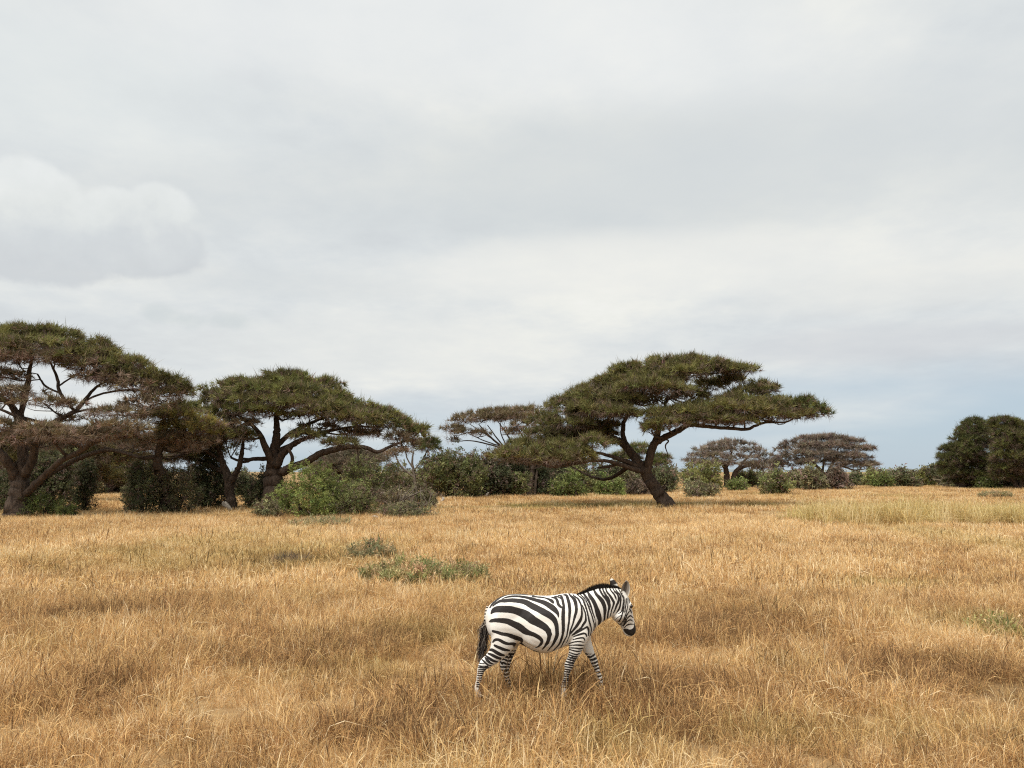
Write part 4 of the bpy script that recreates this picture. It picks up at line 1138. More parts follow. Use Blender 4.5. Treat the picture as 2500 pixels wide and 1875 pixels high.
# bird on the huge tree
bp_ = P(58, 792, DA + 1.0)
bm = bmesh.new()
bmesh.ops.create_uvsphere(bm, u_segments=10, v_segments=8, radius=1)
for v in bm.verts:
    v.co = Vector((v.co.x * .085, v.co.y * .05, v.co.z * .055 + v.co.x * .02))
    if v.co.x < -.05: v.co.x *= 1.9; v.co.z *= .5
me = bpy.data.meshes.new('bird'); bm.to_mesh(me); bm.free()
M_BIRD, t, o = new_mat('dark_plumage')
p = t.node('ShaderNodeBsdfPrincipled'); p.inputs['Base Color'].default_value = (.03, .03, .035, 1); p.inputs['Roughness'].default_value = .7
t.l.new(p.outputs[0], o.inputs['Surface'])
me.materials.append(M_BIRD)
bird = bpy.data.objects.new('bird', me); col.objects.link(bird); bird.location = tuple(bp_)
tag(bird, 'tiny dark bird perched on topmost twig of the huge tree', 'bird')
hd = bmesh.new(); bmesh.ops.create_uvsphere(hd, u_segments=8, v_segments=6, radius=.04)
for v in hd.verts: v.co += Vector((.1, 0, .06))
tipv = hd.verts.new((.19, 0, .055)); nr = sorted([v for v in hd.verts if v is not tipv], key=lambda v: (v.co - tipv.co).length)[:3]
hd.faces.new((nr[0], nr[1], tipv)); hd.faces.new((nr[1], nr[2], tipv))
me = bpy.data.meshes.new('head'); hd.to_mesh(me); hd.free(); me.materials.append(M_BIRD)
ho = bpy.data.objects.new('head', me); col.objects.link(ho); ho.parent = bird
tb = Tubes(); tb.add(catmull([(0.0, 0, -.03), (0.01, 0, -.35), (0.05, .02, -.9)], 6), np.linspace(.012, .03, 6), 4)
tb.build('perch', M_TWIG, bird)
print('foliage triangles', TRI)


# ------------------------------------------------------------------ zebra
ZD = 9.39                                   # depth of the animal's midline
def zs(u, v):                               # tracing frame -> photo pixel
    return 1120 + u * 480 / 2212, 1380 + v * 480 / 2212
K = 480 / 2212 * ZD / F                     # metres per tracing unit
def zp(u, v, y=0.0):
    a, b = zs(u, v)
    return P(a, b, ZD + y)
Z0 = np.array([zp(800, 900)[0], ZD, float(gz(zp(800, 900)[0], ZD))])
parts_v, parts_q, parts_t, nv = [], [], [], 0
NS = 28

def add_loft(rings):
    """closed loft through rings (each NS x 3)"""
    global nv
    m = len(rings)
    V = np.vstack(rings + [rings[0].mean(0)[None], rings[-1].mean(0)[None]])
    i = np.arange(m - 1)[:, None] * NS; j = np.arange(NS)[None]; j2 = (j + 1) % NS
    q = np.stack([i + j, i + j2, i + NS + j2, i + NS + j], -1).reshape(-1, 4)
    a, b = m * NS, m * NS + 1
    t1 = np.stack([j2[0], j[0], np.full(NS, a)], -1)
    t2 = np.stack([(m - 1) * NS + j[0], (m - 1) * NS + j2[0], np.full(NS, b)], -1)
    parts_v.append(V); parts_q.append(q + nv); parts_t.append(np.vstack([t1, t2]) + nv)
    nv += len(V)

TH = np.linspace(0, 2 * math.pi, NS, endpoint=False)
def sup(c, n):
    return np.sign(c) * np.abs(c) ** (2 / n)

def interp_rows(rows, n):
    return catmull(np.array(rows, float), n)

# torso: (u, top, bottom, half width, fullness)
torso = [(298, 548, 610, .03), (312, 505, 690, .085), (340, 455, 770, .14), (400, 400, 820, .20), (460, 362, 840, .235), (540, 334, 850, .255), (640, 325, 862, .262),
         (740, 328, 902, .268), (840, 337, 955, .285), (940, 344, 978, .295), (1020, 344, 970, .29), (1100, 334, 942, .272), (1180, 320, 908, .245), (1260, 318, 885, .222),
         (1340, 326, 868, .200), (1420, 350, 840, .172), (1480, 405, 785, .135), (1520, 480, 725, .09), (1540, 560, 670, .04)]
rings = []
for (u, tp, bt, hw) in interp_rows(torso, 50):
    top, bot = zp(u, tp), zp(u, bt)
    c = (top + bot) / 2; hz = (top[2] - bot[2]) / 2
    # widest a little below the middle
    zz_ = sup(np.sin(TH), 2.15) * hz
    ww = hw * sup(np.cos(TH), 2.2) * (1 - 0.16 * np.sin(TH))
    rings.append(np.stack([np.full(NS, c[0]), c[1] + ww, c[2] + zz_], -1))
add_loft(rings)

def plane_loft(rows, n, yaw=None):
    """rows: (u1,v1,u2,v2,half width,y offset, yaw): section spanned by two outline points, seen from the side"""
    rings = []
    for (u1, v1, u2, v2, hw, yo, yw) in interp_rows(rows, n):
        a, b = zp(u1, v1, yo), zp(u2, v2, yo)
        c = (a + b) / 2; h = (a - b) / 2
        wv = np.array([-math.sin(yw), math.cos(yw), 0]) * hw
        rings.append(c[None] + np.outer(sup(np.sin(TH), 2.1), h) + np.outer(sup(np.cos(TH), 2.1), wv))
    add_loft(rings)

plane_loft([(1250, 335, 1440, 800, .175, 0, 0), (1330, 330, 1510, 745, .155, 0, 0), (1400, 315, 1548, 695, .132, 0, 0), (1480, 285, 1598, 655, .110, .005, .03), (1570, 258, 1655, 612, .094, .015, .08),
            (1680, 250, 1710, 585, .084, .03, .16), (1775, 250, 1760, 570, .080, .05, .28), (1830, 268, 1800, 540, .066, .065, .4)], 24)
YW = .42
plane_loft([(1815, 262, 1722, 470, .05, .055, YW), (1842, 268, 1716, 545, .074, .06, YW), (1893, 335, 1722, 585, .088, .075, YW), (1925, 415, 1748, 622, .092, .09, YW), (1942, 495, 1782, 650, .082, .11, YW),
            (1957, 565, 1815, 682, .066, .125, YW), (1972, 630, 1838, 715, .056, .14, YW), (1986, 690, 1852, 748, .056, .15, YW), (1984, 748, 1872, 784, .052, .16, YW), (1950, 795, 1908, 803, .026, .165, YW)], 30)
# brow ridge and cheek of the near side
def blob(u, v, y, ru, rv, ry):
    c = zp(u, v, y)
    rings = []
    for ph in np.linspace(-1.4, 1.4, 12):
        rings.append(np.stack([c[0] + math.sin(ph) * ru * K + 0 * TH, c[1] + ry * math.cos(ph) * np.cos(TH), c[2] + rv * K * math.cos(ph) * np.sin(TH)], -1))
    add_loft(rings)
blob(1925, 440, .035, 22, 26, .028)
blob(1800, 560, .06, 70, 70, .088)
blob(1400, 640, -.155, 75, 130, .040)
blob(1350, 560, -.17, 60, 110, .035)
blob(590, 600, -.205, 150, 180, .050)
blob(430, 700, -.16, 80, 120, .06)
blob(940, 720, -.235, 250, 190, .050)

def leg(rows, side, n=44):
    """rows: (u, v, half thickness in tracing units, half width in metres, y offset)"""
    rows = interp_rows(rows, n)
    path = np.array([zp(u, v, y) for (u, v, r, w, y) in rows])
    tang = np.gradient(path, axis=0); tang[:, 1] = 0
    tang /= np.linalg.norm(tang, axis=1)[:, None]
    rings = []
    for k, (u, v, r, w, y) in enumerate(rows):
        a = np.array([-tang[k][2], 0, tang[k][0]])
        rings.append(path[k][None] + np.outer(np.cos(TH), a) * r * K + np.outer(np.sin(TH), [0, 1, 0]) * w)
    add_loft(rings[::1])
    return path

LEGS = {}
LEGS['near_hind'] = leg([(520, 600, 150, .10, -.10), (525, 740, 165, .115, -.125), (505, 840, 142, .105, -.14), (468, 925, 112, .088, -.145), (415, 1005, 86, .068, -.145), (352, 1066, 70, .055, -.14), (292, 1112, 60, .048, -.14), (258, 1160, 46, .042, -.14),
                   (240, 1220, 34, .034, -.14), (226, 1290, 29, .029, -.14), (214, 1352, 31, .031, -.14), (212, 1392, 33, .033, -.14), (222, 1440, 28, .031, -.14), (234, 1482, 34, .038, -.14)], -1)
LEGS['far_hind'] = leg([(600, 650, 120, .10, .10), (600, 780, 130, .105, .13), (575, 880, 100, .09, .14), (555, 975, 76, .068, .14), (538, 1050, 62, .056, .14), (520, 1112, 60, .048, .14), (524, 1175, 46, .040, .14), (540, 1237, 35, .033, .14),
                  (554, 1295, 29, .029, .14), (566, 1335, 31, .031, .14), (578, 1370, 27, .030, .14), (592, 1404, 33, .036, .14)], 1)
LEGS['near_fore'] = leg([(1390, 640, 90, .08, -.10), (1365, 760, 105, .085, -.125), (1335, 850, 90, .08, -.135), (1318, 925, 76, .068, -.135), (1306, 972, 66, .058, -.135), (1280, 1030, 51, .048, -.13), (1254, 1086, 48, .045, -.13), (1238, 1126, 50, .046, -.13),
                   (1230, 1172, 38, .036, -.13), (1214, 1222, 31, .030, -.13), (1204, 1280, 30, .029, -.13), (1194, 1332, 34, .033, -.13), (1186, 1376, 31, .031, -.13), (1184, 1420, 27, .030, -.13), (1188, 1468, 32, .036, -.13), (1190, 1482, 34, .038, -.13)], -1)
LEGS['far_fore'] = leg([(1400, 740, 85, .07, .10), (1410, 830, 78, .07, .13), (1435, 900, 66, .06, .14), (1455, 945, 60, .054, .14), (1478, 992, 50, .047, .14), (1506, 1040, 42, .042, .14), (1522, 1082, 43, .043, .14), (1536, 1120, 37, .036, .14),
                  (1556, 1170, 29, .029, .14), (1574, 1224, 27, .027, .14), (1588, 1272, 31, .031, .14), (1596, 1310, 27, .029, .14), (1604, 1360, 28, .031, .14), (1614, 1404, 33, .037, .14)], 1)

# merge the volumes into one skin
me = bpy.data.meshes.new('zebra_raw')
V = np.vstack(parts_v)
tmp = mk('zebra_raw', V, np.vstack(parts_t), np.vstack(parts_q))
md = tmp.modifiers.new('r', 'REMESH'); md.mode = 'VOXEL'; md.voxel_size = 0.0095; md.use_smooth_shade = True
ms = tmp.modifiers.new('s', 'SMOOTH'); ms.factor = 0.5; ms.iterations = 6
dg = bpy.context.evaluated_depsgraph_get(); dg.update()
ev = tmp.evaluated_get(dg)
em = ev.to_mesh()
BV = np.empty(len(em.vertices) * 3, np.float32); em.vertices.foreach_get('co', BV); BV = BV.reshape(-1, 3).astype(float)
fl = [tuple(pl.vertices) for pl in em.polygons]
BQ = np.array([f for f in fl if len(f) == 4]); BT = np.array([f for f in fl if len(f) == 3]).reshape(-1, 3)
ev.to_mesh_clear()
bpy.data.objects.remove(tmp)

# stripes: strokes traced in the side view, (u, v, thickness), one list per black stripe
FA = (184.3, 230.4, 1 / 3.0); FB = (829.5, 230.4, 1 / 3.0); FC = (1382.5, 138.2, .4166); FD = (138.2, 737.3, .4166); FE = (921.6, 737.3, .4166)
ST = []
def S(fr, *pts):
    ox, oy, s = fr
    ST.append([(ox + u * s, oy + v * s, w * s) for (u, v, w) in pts])
S(FA, (500, 740, 25), (600, 600, 40), (850, 400, 25), (1100, 300, 25), (1400, 282, 20), (1700, 300, 12), (2000, 322, 8))
S(FA, (930, 430, 10), (1150, 370, 35), (1400, 355, 45), (1700, 390, 60), (1935, 450, 88)); S(FB, (0, 450, 88), (200, 510, 100), (400, 575, 130), (600, 690, 160), (700, 765, 170), (800, 860, 130), (860, 960, 75), (880, 1065, 12))
S(FA, (600, 690, 15), (700, 600, 40), (850, 520, 75), (1000, 510, 100), (1200, 492, 112), (1500, 515, 130), (1700, 560, 155), (1935, 690, 190)); S(FB, (0, 690, 190), (200, 790, 190), (400, 900, 200), (600, 1015, 190), (730, 1145, 160), (800, 1300, 130), (825, 1450, 112), (828, 1560, 105))
S(FE, (442, 0, 85), (440, 130, 85), (390, 250, 70), (330, 370, 45), (260, 460, 30), (180, 550, 12))
S(FA, (540, 940, 25), (600, 860, 110), (680, 810, 170), (800, 790, 200), (1000, 790, 210), (1200, 805, 215), (1400, 855, 215), (1600, 930, 255), (1750, 1010, 275), (1935, 1150, 270)); S(FB, (0, 1155, 265), (200, 1265, 230), (400, 1385, 205), (520, 1500, 165), (570, 1600, 140), (585, 1640, 135))
S(FE, (205, 0, 140), (232, 130, 92), (200, 280, 78), (130, 400, 48), (50, 500, 22))
S(FA, (480, 1215, 15), (560, 1185, 90), (700, 1168, 112), (900, 1178, 145), (1100, 1205, 170), (1300, 1295, 190), (1500, 1395, 205), (1700, 1545, 185), (1850, 1605, 130)); S((0, 0, 1), (800, 765, 45), (850, 783, 40), (900, 812, 38), (932, 845, 30), (932, 875, 24), (905, 908, 16), (865, 928, 6))
S(FD, (585, 10, 40), (700, 40, 62), (850, 88, 72), (1000, 112, 82), (1100, 150, 98), (1250, 200, 98), (1350, 240, 85), (1372, 290, 45)); S(FD, (1355, 325, 22), (1295, 385, 16))
S(FD, (590, 305, 25), (640, 252, 50), (720, 237, 56), (800, 270, 66), (900, 322, 70), (1000, 352, 60), (1100, 352, 60), (1180, 372, 78), (1178, 425, 55))
S(FD, (632, 392, 40), (700, 430, 60), (800, 472, 68), (900, 510, 64), (1040, 532, 28))
S(FD, (505, 515, 45), (580, 522, 70), (700, 592, 78), (800, 642, 70), (890, 665, 35))
S(FD, (470, 615, 35), (560, 652, 60), (680, 712, 64), (795, 752, 45))
S(FD, (395, 668, 22), (480, 732, 50), (600, 812, 58), (715, 842, 25))
S(FD, (375, 720, 20), (440, 800, 58), (510, 862, 48), (605, 902, 16))
S(FD, (300, 780, 20), (370, 850, 40), (450, 915, 34), (560, 945, 10))
for (x0, x1, y, tl, w) in [(180, 350, 860, 30, 22), (170, 460, 935, 24, 22), (190, 480, 985, 2, 24), (200, 450, 1040, -10, 26), (195, 420, 1092, -14, 26), (185, 380, 1150, -14, 26), (180, 350, 1210, -14, 28), (175, 330, 1272, -10, 28), (165, 320, 1335, -8, 26), (160, 320, 1395, -8, 26), (160, 310, 1450, -8, 26), (150, 310, 1510, -6, 26)]:
    S(FD, (x0, y, w), ((x0 + x1) / 2, y + tl * .5 + 8, w), (x1, y + tl, w * .8))
# shoulder and barrel
S(FB, (430, 412, 20), (560, 462, 50), (650, 512, 90), (700, 572, 55)); S(FB, (0, 362, 22), (300, 392, 24), (430, 412, 20))
S(FB, (650, 392, 25), (780, 422, 60), (840, 512, 80), (870, 622, 80), (940, 702, 68), (995, 745, 40))
S(FB, (870, 330, 15), (960, 342, 50), (1000, 422, 70), (1030, 552, 80), (1055, 682, 75), (1045, 802, 100), (1040, 952, 110), (1035, 1102, 110), (1040, 1302, 100), (1040, 1502, 90), (1030, 1560, 80)); S(FB, (740, 350, 10), (850, 372, 25), (960, 432, 25))
S(FE, (605, 0, 60), (590, 130, 50), (540, 280, 45), (480, 390, 30), (330, 545, 12))
S(FB, (1040, 310, 20), (1140, 322, 70), (1190, 432, 90), (1225, 552, 95), (1250, 702, 95), (1260, 852, 90), (1250, 1002, 80), (1240, 1152, 60), (1220, 1302, 55), (1190, 1502, 50)); S(FE, (730, 0, 35), (700, 150, 26), (630, 280, 24), (540, 455, 10))
S(FB, (1230, 272, 30), (1300, 352, 60), (1400, 452, 100), (1450, 552, 110), (1475, 702, 100), (1480, 852, 90), (1440, 1002, 80), (1400, 1152, 60), (1360, 1302, 45), (1290, 1482, 40), (1245, 1640, 22)); S(FE, (835, 10, 18), (780, 130, 14), (700, 320, 10))
S(FB, (1360, 282, 15), (1400, 342, 35), (1530, 432, 50), (1590, 532, 55), (1640, 652, 48), (1662, 802, 50), (1668, 952, 60), (1640, 1102, 80), (1580, 1222, 98), (1490, 1362, 88), (1400, 1472, 68), (1310, 1600, 26))
S(FB, (1650, 640, 30), (1690, 682, 35), (1740, 802, 42), (1790, 952, 50), (1800, 1102, 60), (1790, 1202, 78), (1725, 1292, 78), (1660, 1402, 60), (1600, 1472, 68), (1500, 1542, 66), (1385, 1635, 34))
S(FB, (1500, 292, 20), (1600, 372, 35), (1700, 462, 50), (1750, 582, 60), (1800, 722, 55), (1850, 882, 50), (1880, 1022, 50), (1910, 1182, 60), (1950, 1302, 60), (1985, 1452, 50), (1970, 1602, 40), (1900, 1850, 22))
S(FB, (1620, 302, 20), (1680, 352, 30), (1780, 462, 32), (1840, 582, 40), (1900, 722, 50), (1960, 882, 55), (2010, 1022, 55), (2050, 1172, 58), (2080, 1302, 48), (2070, 1452, 35), (2020, 1640, 18))
S(FC, (60, 440, 50), (110, 512, 60), (180, 612, 60), (240, 742, 58), (275, 852, 50), (312, 972, 46), (350, 1082, 40), (370, 1202, 32), (370, 1322, 38), (340, 1440, 18))
S(FB, (1840, 1372, 40), (1880, 1442, 68), (1900, 1542, 58), (1885, 1680, 36)); S(FB, (1840, 1392, 58), (1750, 1442, 58), (1600, 1532, 56), (1450, 1612, 46), (1370, 1660, 26))
# neck
S(FC, (170, 400, 50), (230, 502, 95), (300, 602, 110), (350, 702, 118), (390, 802, 128), (430, 922, 148), (460, 1032, 155), (490, 1132, 125), (480, 1212, 88), (455, 1325, 45))
S(FC, (320, 310, 60), (390, 442, 90), (470, 532, 110), (560, 642, 128), (610, 762, 118), (630, 882, 105), (622, 1002, 78), (615, 1122, 58), (590, 1230, 28))
S(FC, (460, 250, 60), (520, 392, 70), (590, 502, 70), (680, 592, 98), (730, 692, 108), (750, 792, 88), (730, 882, 68), (710, 982, 58), (700, 1082, 48), (678, 1155, 20)); S(FC, (545, 240, 50), (600, 382, 60), (660, 482, 66), (720, 562, 68), (755, 652, 68))
S(FC, (635, 240, 50), (680, 382, 60), (760, 482, 70), (830, 592, 80), (870, 682, 78), (850, 772, 60), (810, 882, 50), (790, 972, 40), (755, 1090, 20))
S(FC, (735, 240, 45), (800, 362, 50), (870, 442, 58), (920, 542, 56), (940, 632, 16))
S(FC, (820, 255, 30), (890, 372, 50), (970, 462, 50), (1000, 562, 58), (985, 662, 66), (940, 762, 66), (910, 852, 56), (870, 942, 44), (845, 990, 16))
S(FC, (890, 262, 28), (950, 372, 40), (1030, 462, 42), (1060, 572, 45), (1050, 692, 45), (1030, 802, 48), (980, 902, 44), (915, 995, 24))
S(FC, (965, 265, 24), (1040, 382, 30), (1090, 482, 30), (1125, 572, 30), (1120, 702, 30), (1100, 832, 32), (1060, 932, 30), (955, 995, 18))
S(FC, (1080, 380, 14), (1130, 502, 16), (1165, 572, 20), (1150, 702, 25), (1130, 852, 34), (1100, 972, 38), (1060, 1102, 44), (1005, 1190, 34))
S(FC, (1210, 560, 24), (1200, 702, 30), (1180, 832, 30), (1160, 952, 22))
S(FC, (1250, 560, 24), (1250, 682, 25), (1240, 802, 26), (1210, 922, 26), (1180, 1032, 30), (1130, 1152, 30), (1060, 1270, 28))
S(FC, (1280, 540, 16), (1295, 622, 20), (1290, 702, 18)); S(FC, (1330, 610, 16), (1350, 690, 16))
S(FC, (1290, 845, 30), (1330, 912, 38), (1352, 965, 14))
S(FC, (1285, 920, 28), (1230, 1002, 30), (1190, 1112, 26), (1120, 1250, 22), (1050, 1320, 22))
S(FC, (1390, 1085, 20), (1320, 1032, 38), (1250, 1082, 30), (1200, 1162, 30), (1150, 1262, 24), (1100, 1350, 20))
S(FC, (1390, 1185, 20), (1320, 1142, 35), (1250, 1172, 30), (1180, 1242, 30), (1140, 1340, 24))
S(FC, (1400, 1262, 22), (1300, 1262, 36), (1220, 1292, 30), (1170, 1380, 24))
S(FC, (1070, 1012, 16), (960, 1092, 26), (900, 1150, 20)); S(FC, (960, 1180, 26), (1060, 1200, 22)); S(FC, (1000, 1260, 24), (1060, 1300, 20))
S(FC, (1215, 1450, 95), (1290, 1495, 180), (1370, 1480, 175), (1430, 1390, 95), (1450, 1290, 65), (1440, 1200, 24)); S(FC, (1300, 1530, 110), (1350, 1540, 100))
S(FC, (1355, 740, 60), (1350, 800, 70))
S((0, 0, 1), (706, 880, 10), (755, 925, 16), (820, 958, 16), (900, 978, 8))
S(FC, (800, 1045, 14), (880, 1030, 16), (930, 1000, 12)); S(FC, (820, 1100, 14), (900, 1080, 18), (950, 1050, 12)); S(FC, (880, 1010, 14), (860, 960, 10))
# near fore leg
S(FE, (850, 120, 26), (950, 45, 40), (1060, -10, 34)); S(FE, (890, 162, 22), (1050, 102, 50), (1175, 72, 50), (1228, 102, 45), (1238, 152, 28)); S(FE, (870, 242, 20), (1000, 207, 34), (1130, 190, 40), (1180, 222, 34), (1195, 285, 16))
for r in [((770, 345, 18), (900, 305, 30), (1050, 290, 34), (1175, 316, 18)), ((770, 396, 14), (950, 385, 30), (1070, 390, 38), (1175, 390, 18)), ((770, 458, 18), (950, 470, 30), (1060, 485, 34), (1150, 468, 18)), ((760, 500, 18), (880, 536, 30), (1000, 556, 30), (1110, 540, 18)),
          ((750, 575, 18), (870, 620, 28), (980, 640, 28), (1050, 605, 14)), ((750, 640, 20), (880, 690, 38), (990, 702, 28)), ((715, 688, 24), (830, 735, 34), (970, 766, 34)), ((690, 750, 20), (800, 790, 40), (940, 822, 34)), ((660, 822, 24), (790, 860, 44), (930, 882, 38)),
          ((630, 900, 22), (750, 920, 34), (900, 938, 30)), ((630, 965, 24), (760, 985, 32), (890, 1010, 30)), ((630, 1035, 24), (740, 1050, 34), (870, 1080, 30)), ((620, 1100, 24), (720, 1108, 34), (840, 1130, 28)), ((600, 1165, 24), (700, 1170, 34), (820, 1190, 28)),
          ((590, 1225, 24), (690, 1230, 32), (800, 1245, 28)), ((570, 1280, 24), (670, 1285, 30), (790, 1295, 28)), ((560, 1335, 24), (660, 1340, 30), (780, 1345, 28)), ((540, 1395, 40), (660, 1400, 44), (780, 1405, 40)), ((540, 1460, 26), (660, 1465, 30), (780, 1470, 26)), ((540, 1520, 26), (660, 1525, 30), (780, 1530, 26))]:
    S(FE, *r)

def stripe_field(q):
    """signed distance (tracing units) of side-view points to the black strokes"""
    best = np.full(len(q), 1e3)
    for st in ST:
        a = np.array(st)
        sm = catmull(a, (len(a) - 1) * 4 + 1) if len(a) > 2 else a
        for p0, p1 in zip(sm[:-1], sm[1:]):
            dv = p1[:2] - p0[:2]
            L2 = (dv ** 2).sum() + 1e-9
            t_ = np.clip(((q - p0[:2]) @ dv) / L2, 0, 1)
            dist = np.hypot(*(q - p0[:2] - t_[:, None] * dv).T) - (p0[2] + (p1[2] - p0[2]) * t_) / 2
            np.minimum(best, dist, out=best)
    return best

px_, py_ = proj(BV)
uu = (px_ - 1120) / (480 / 2212)
ymid = np.interp(uu, [1480, 1680, 1830, 1900, 1990], [0, .03, .065, .085, .15]) + ZD
mir = BV.copy(); mir[:, 1] = ymid - np.abs(BV[:, 1] - ymid)
px_, py_ = proj(mir)
Q = np.stack([(px_ - 1120) / (480 / 2212), (py_ - 1380) / (480 / 2212)], -1)
field = np.empty(len(Q))
for s0 in range(0, len(Q), 20000):
    field[s0:s0 + 20000] = stripe_field(Q[s0:s0 + 20000])
# far legs: rings along the leg
hgt = BV[:, 2] - Z0[2]
for nm, zt in (('far_hind', .66), ('far_fore', .62)):
    pth = LEGS[nm]
    dist = np.linalg.norm(BV[:, None, :] - pth[None], axis=2)
    j = dist.argmin(1)
    arc = np.concatenate([[0], np.cumsum(np.linalg.norm(np.diff(pth, axis=0), axis=1))])
    sel = (BV[:, 1] > ZD + .012) & (hgt < zt) & (dist.min(1) < .13)
    wob = (vnoise(BV[:, 0] * 60, BV[:, 1] * 40 + BV[:, 2] * 25, 1.0, 5) - .5) * .016
    per = .042
    ph = (arc[j] + (BV[:, 2] - pth[j, 2]) * -.35 + wob) / per
    field[sel] = (np.abs((ph % 1) - .5) - .24)[sel] * per / K
# inside of far fore: dark chestnut patch
edge = (vnoise(BV[:, 0] * 90, BV[:, 2] * 90 + BV[:, 1] * 30, 1.0, 6) - .5) * 4
thick = np.interp(Q[:, 0], [0, 1000, 1200, 1380, 1470, 1520, 1760, 1800, 2000], [4.5, 4.5, 2.5, 1.5, .5, -2.5, -2.5, 0, 1.0])
thick = np.where(Q[:, 1] > 900, np.where((Q[:, 0] < 720) & (Q[:, 1] < 1080), 4.0, 2.0), thick)
field = field + edge * .6 - thick
hoof = np.zeros(len(BV))
dust = np.clip(1 - hgt / .55, 0, 1)

M_ZEB, t, o = new_mat('zebra_coat')
a = t.node('ShaderNodeAttribute', attribute_name='stripe')
ad = t.node('ShaderNodeAttribute', attribute_name='dust')
tcn = t.node('ShaderNodeTexCoord')
nz = t.noise(tcn.outputs['Object'], 60, 4, .6)
nl = t.noise(tcn.outputs['Object'], 6, 4, .6)
f = t.smooth(t.math('ADD', a.outputs['Fac'], t.math('MULTIPLY', t.math('SUBTRACT', nz, .5), 3.0)), -1.8, 1.8)
white = t.mix(t.smooth(nl, .45, .75, 0, .5), (.72, .70, .655, 1), (.64, .57, .47, 1))
white = t.mix(t.math('MULTIPLY', ad.outputs['Fac'], .45), white, (.52, .40, .28, 1))
black = t.mix(nz, (.010, .008, .008, 1), (.030, .024, .021, 1))
c = t.mix(f, black, white)
p = t.node('ShaderNodeBsdfPrincipled')
t.l.new(c, p.inputs['Base Color'])
p.inputs['Roughness'].default_value = .62
p.inputs['Specular IOR Level'].default_value = .22
p.inputs['Sheen Weight'].default_value = .05
bp = t.node('ShaderNodeBump'); bp.inputs['Strength'].default_value = .25; bp.inputs['Distance'].default_value = .006
t.l.new(t.noise(tcn.outputs['Object'], 220, 3, .6), bp.inputs['Height']); t.l.new(bp.outputs[0], p.inputs['Normal'])
t.l.new(p.outputs[0], o.inputs['Surface'])
zebra = mk('zebra', BV - Z0, BT, BQ, M_ZEB, floats={'stripe': field, 'dust': dust}, smooth=True)
zebra.location = tuple(Z0)
tag(zebra, 'black and white striped zebra walking through knee high dry grass', 'zebra')

# hair: mane, tail; ears, eyes, hooves
M_HAIR = foliage_mat('zebra_hair', .1, .6)
def strands(name, roots, tips, width, cols, bend=None):
    n = len(roots); roots = np.asarray(roots); tips = np.asarray(tips)
    side = np.cross(tips - roots, RNG.normal(size=(n, 3))); side /= np.linalg.norm(side, axis=1)[:, None]
    mid = (roots + tips) / 2 + (0 if bend is None else bend)
    w = np.broadcast_to(width, (n,))[:, None]
    V = np.stack([roots + side * w, roots - side * w, mid + side * w * .8, mid - side * w * .8, tips], 1).reshape(-1, 3)
    b = np.arange(n)[:, None] * 5
    T = np.concatenate([b + np.array([[0, 1, 2]]), b + np.array([[1, 3, 2]]), b + np.array([[2, 3, 4]])])
    C = np.repeat(np.asarray(cols), 5, axis=0)
    return mk(name, V - Z0, T, None, M_HAIR, zebra, colors=C)

crest = catmull([(1330, 330, 0), (1400, 318, 0), (1480, 290, .005), (1560, 264, .015), (1640, 255, .025), (1720, 254, .035), (1790, 256, .05), (1850, 285, .065)], 200)
R_, T_, C_ = [], [], []
for k in range(2600):
    s_ = RNG.random()
    u, v, y = crest[min(199, int(s_ * 199))]
    hgt_ = np.interp(s_, [0, .12, .3, .55, .7, .85, 1], [10, 32, 54, 58, 44, 24, 8]) * RNG.uniform(.7, 1.12)
    y2 = y + RNG.normal() * .012
    R_.append(zp(u + RNG.normal() * 4, v + 10 + RNG.uniform(0, 6), y2))
    T_.append(zp(u - hgt_ * .12 + RNG.normal() * 6, v - hgt_, y2 + RNG.normal() * .008))
C_ = var((.018, .014, .013), 2600)
strands('mane', R_, T_, .0022, C_)

tail_c = catmull([(338, 468, 0), (318, 520, -.01), (306, 590, -.02), (302, 660, -.03), (298, 760, -.03), (290, 900, -.03)], 60)
tb = Tubes()
tp_ = np.array([zp(u, v, y) for u, v, y in tail_c])
tb.add(tp_ - Z0, np.linspace(.030, .014, 60), 10)
TV = np.vstack(tb.v)
tu = (proj(TV + Z0)[1] - 1380) / (480 / 2212)
cols = np.where(((tu % 36) < 15)[:, None], np.array([[.02, .016, .014]]), np.array([[.62, .55, .46]]))
mk('tail', TV, np.vstack(tb.t), np.vstack(tb.q), M_HAIR, zebra, colors=cols, smooth=True)
R_, T_, C_, B_ = [], [], [], []
for k in range(1100):
    s_ = RNG.uniform(.45, 1.0)
    u, v, y = tail_c[int(s_ * 59)]
    L = RNG.uniform(150, 330) * (0.55 + .45 * s_)
    e = RNG.normal()
    R_.append(zp(u + RNG.normal() * 9, v, y + RNG.normal() * .012))
    T_.append(zp(u - 34 * (s_ ** 2) + e * 17 - L * .12, min(v + L, 1120 + RNG.normal() * 22), y + RNG.normal() * .03))
    B_.append(np.array([e * .02, RNG.normal() * .012, 0]))
    C_.append((.022, .017, .015) if RNG.random() < .78 else (.34, .29, .24))
strands('tail_tuft', R_, T_, .0026, np.array(C_) * RNG.uniform(.7, 1.3, (1100, 1)), np.array(B_))

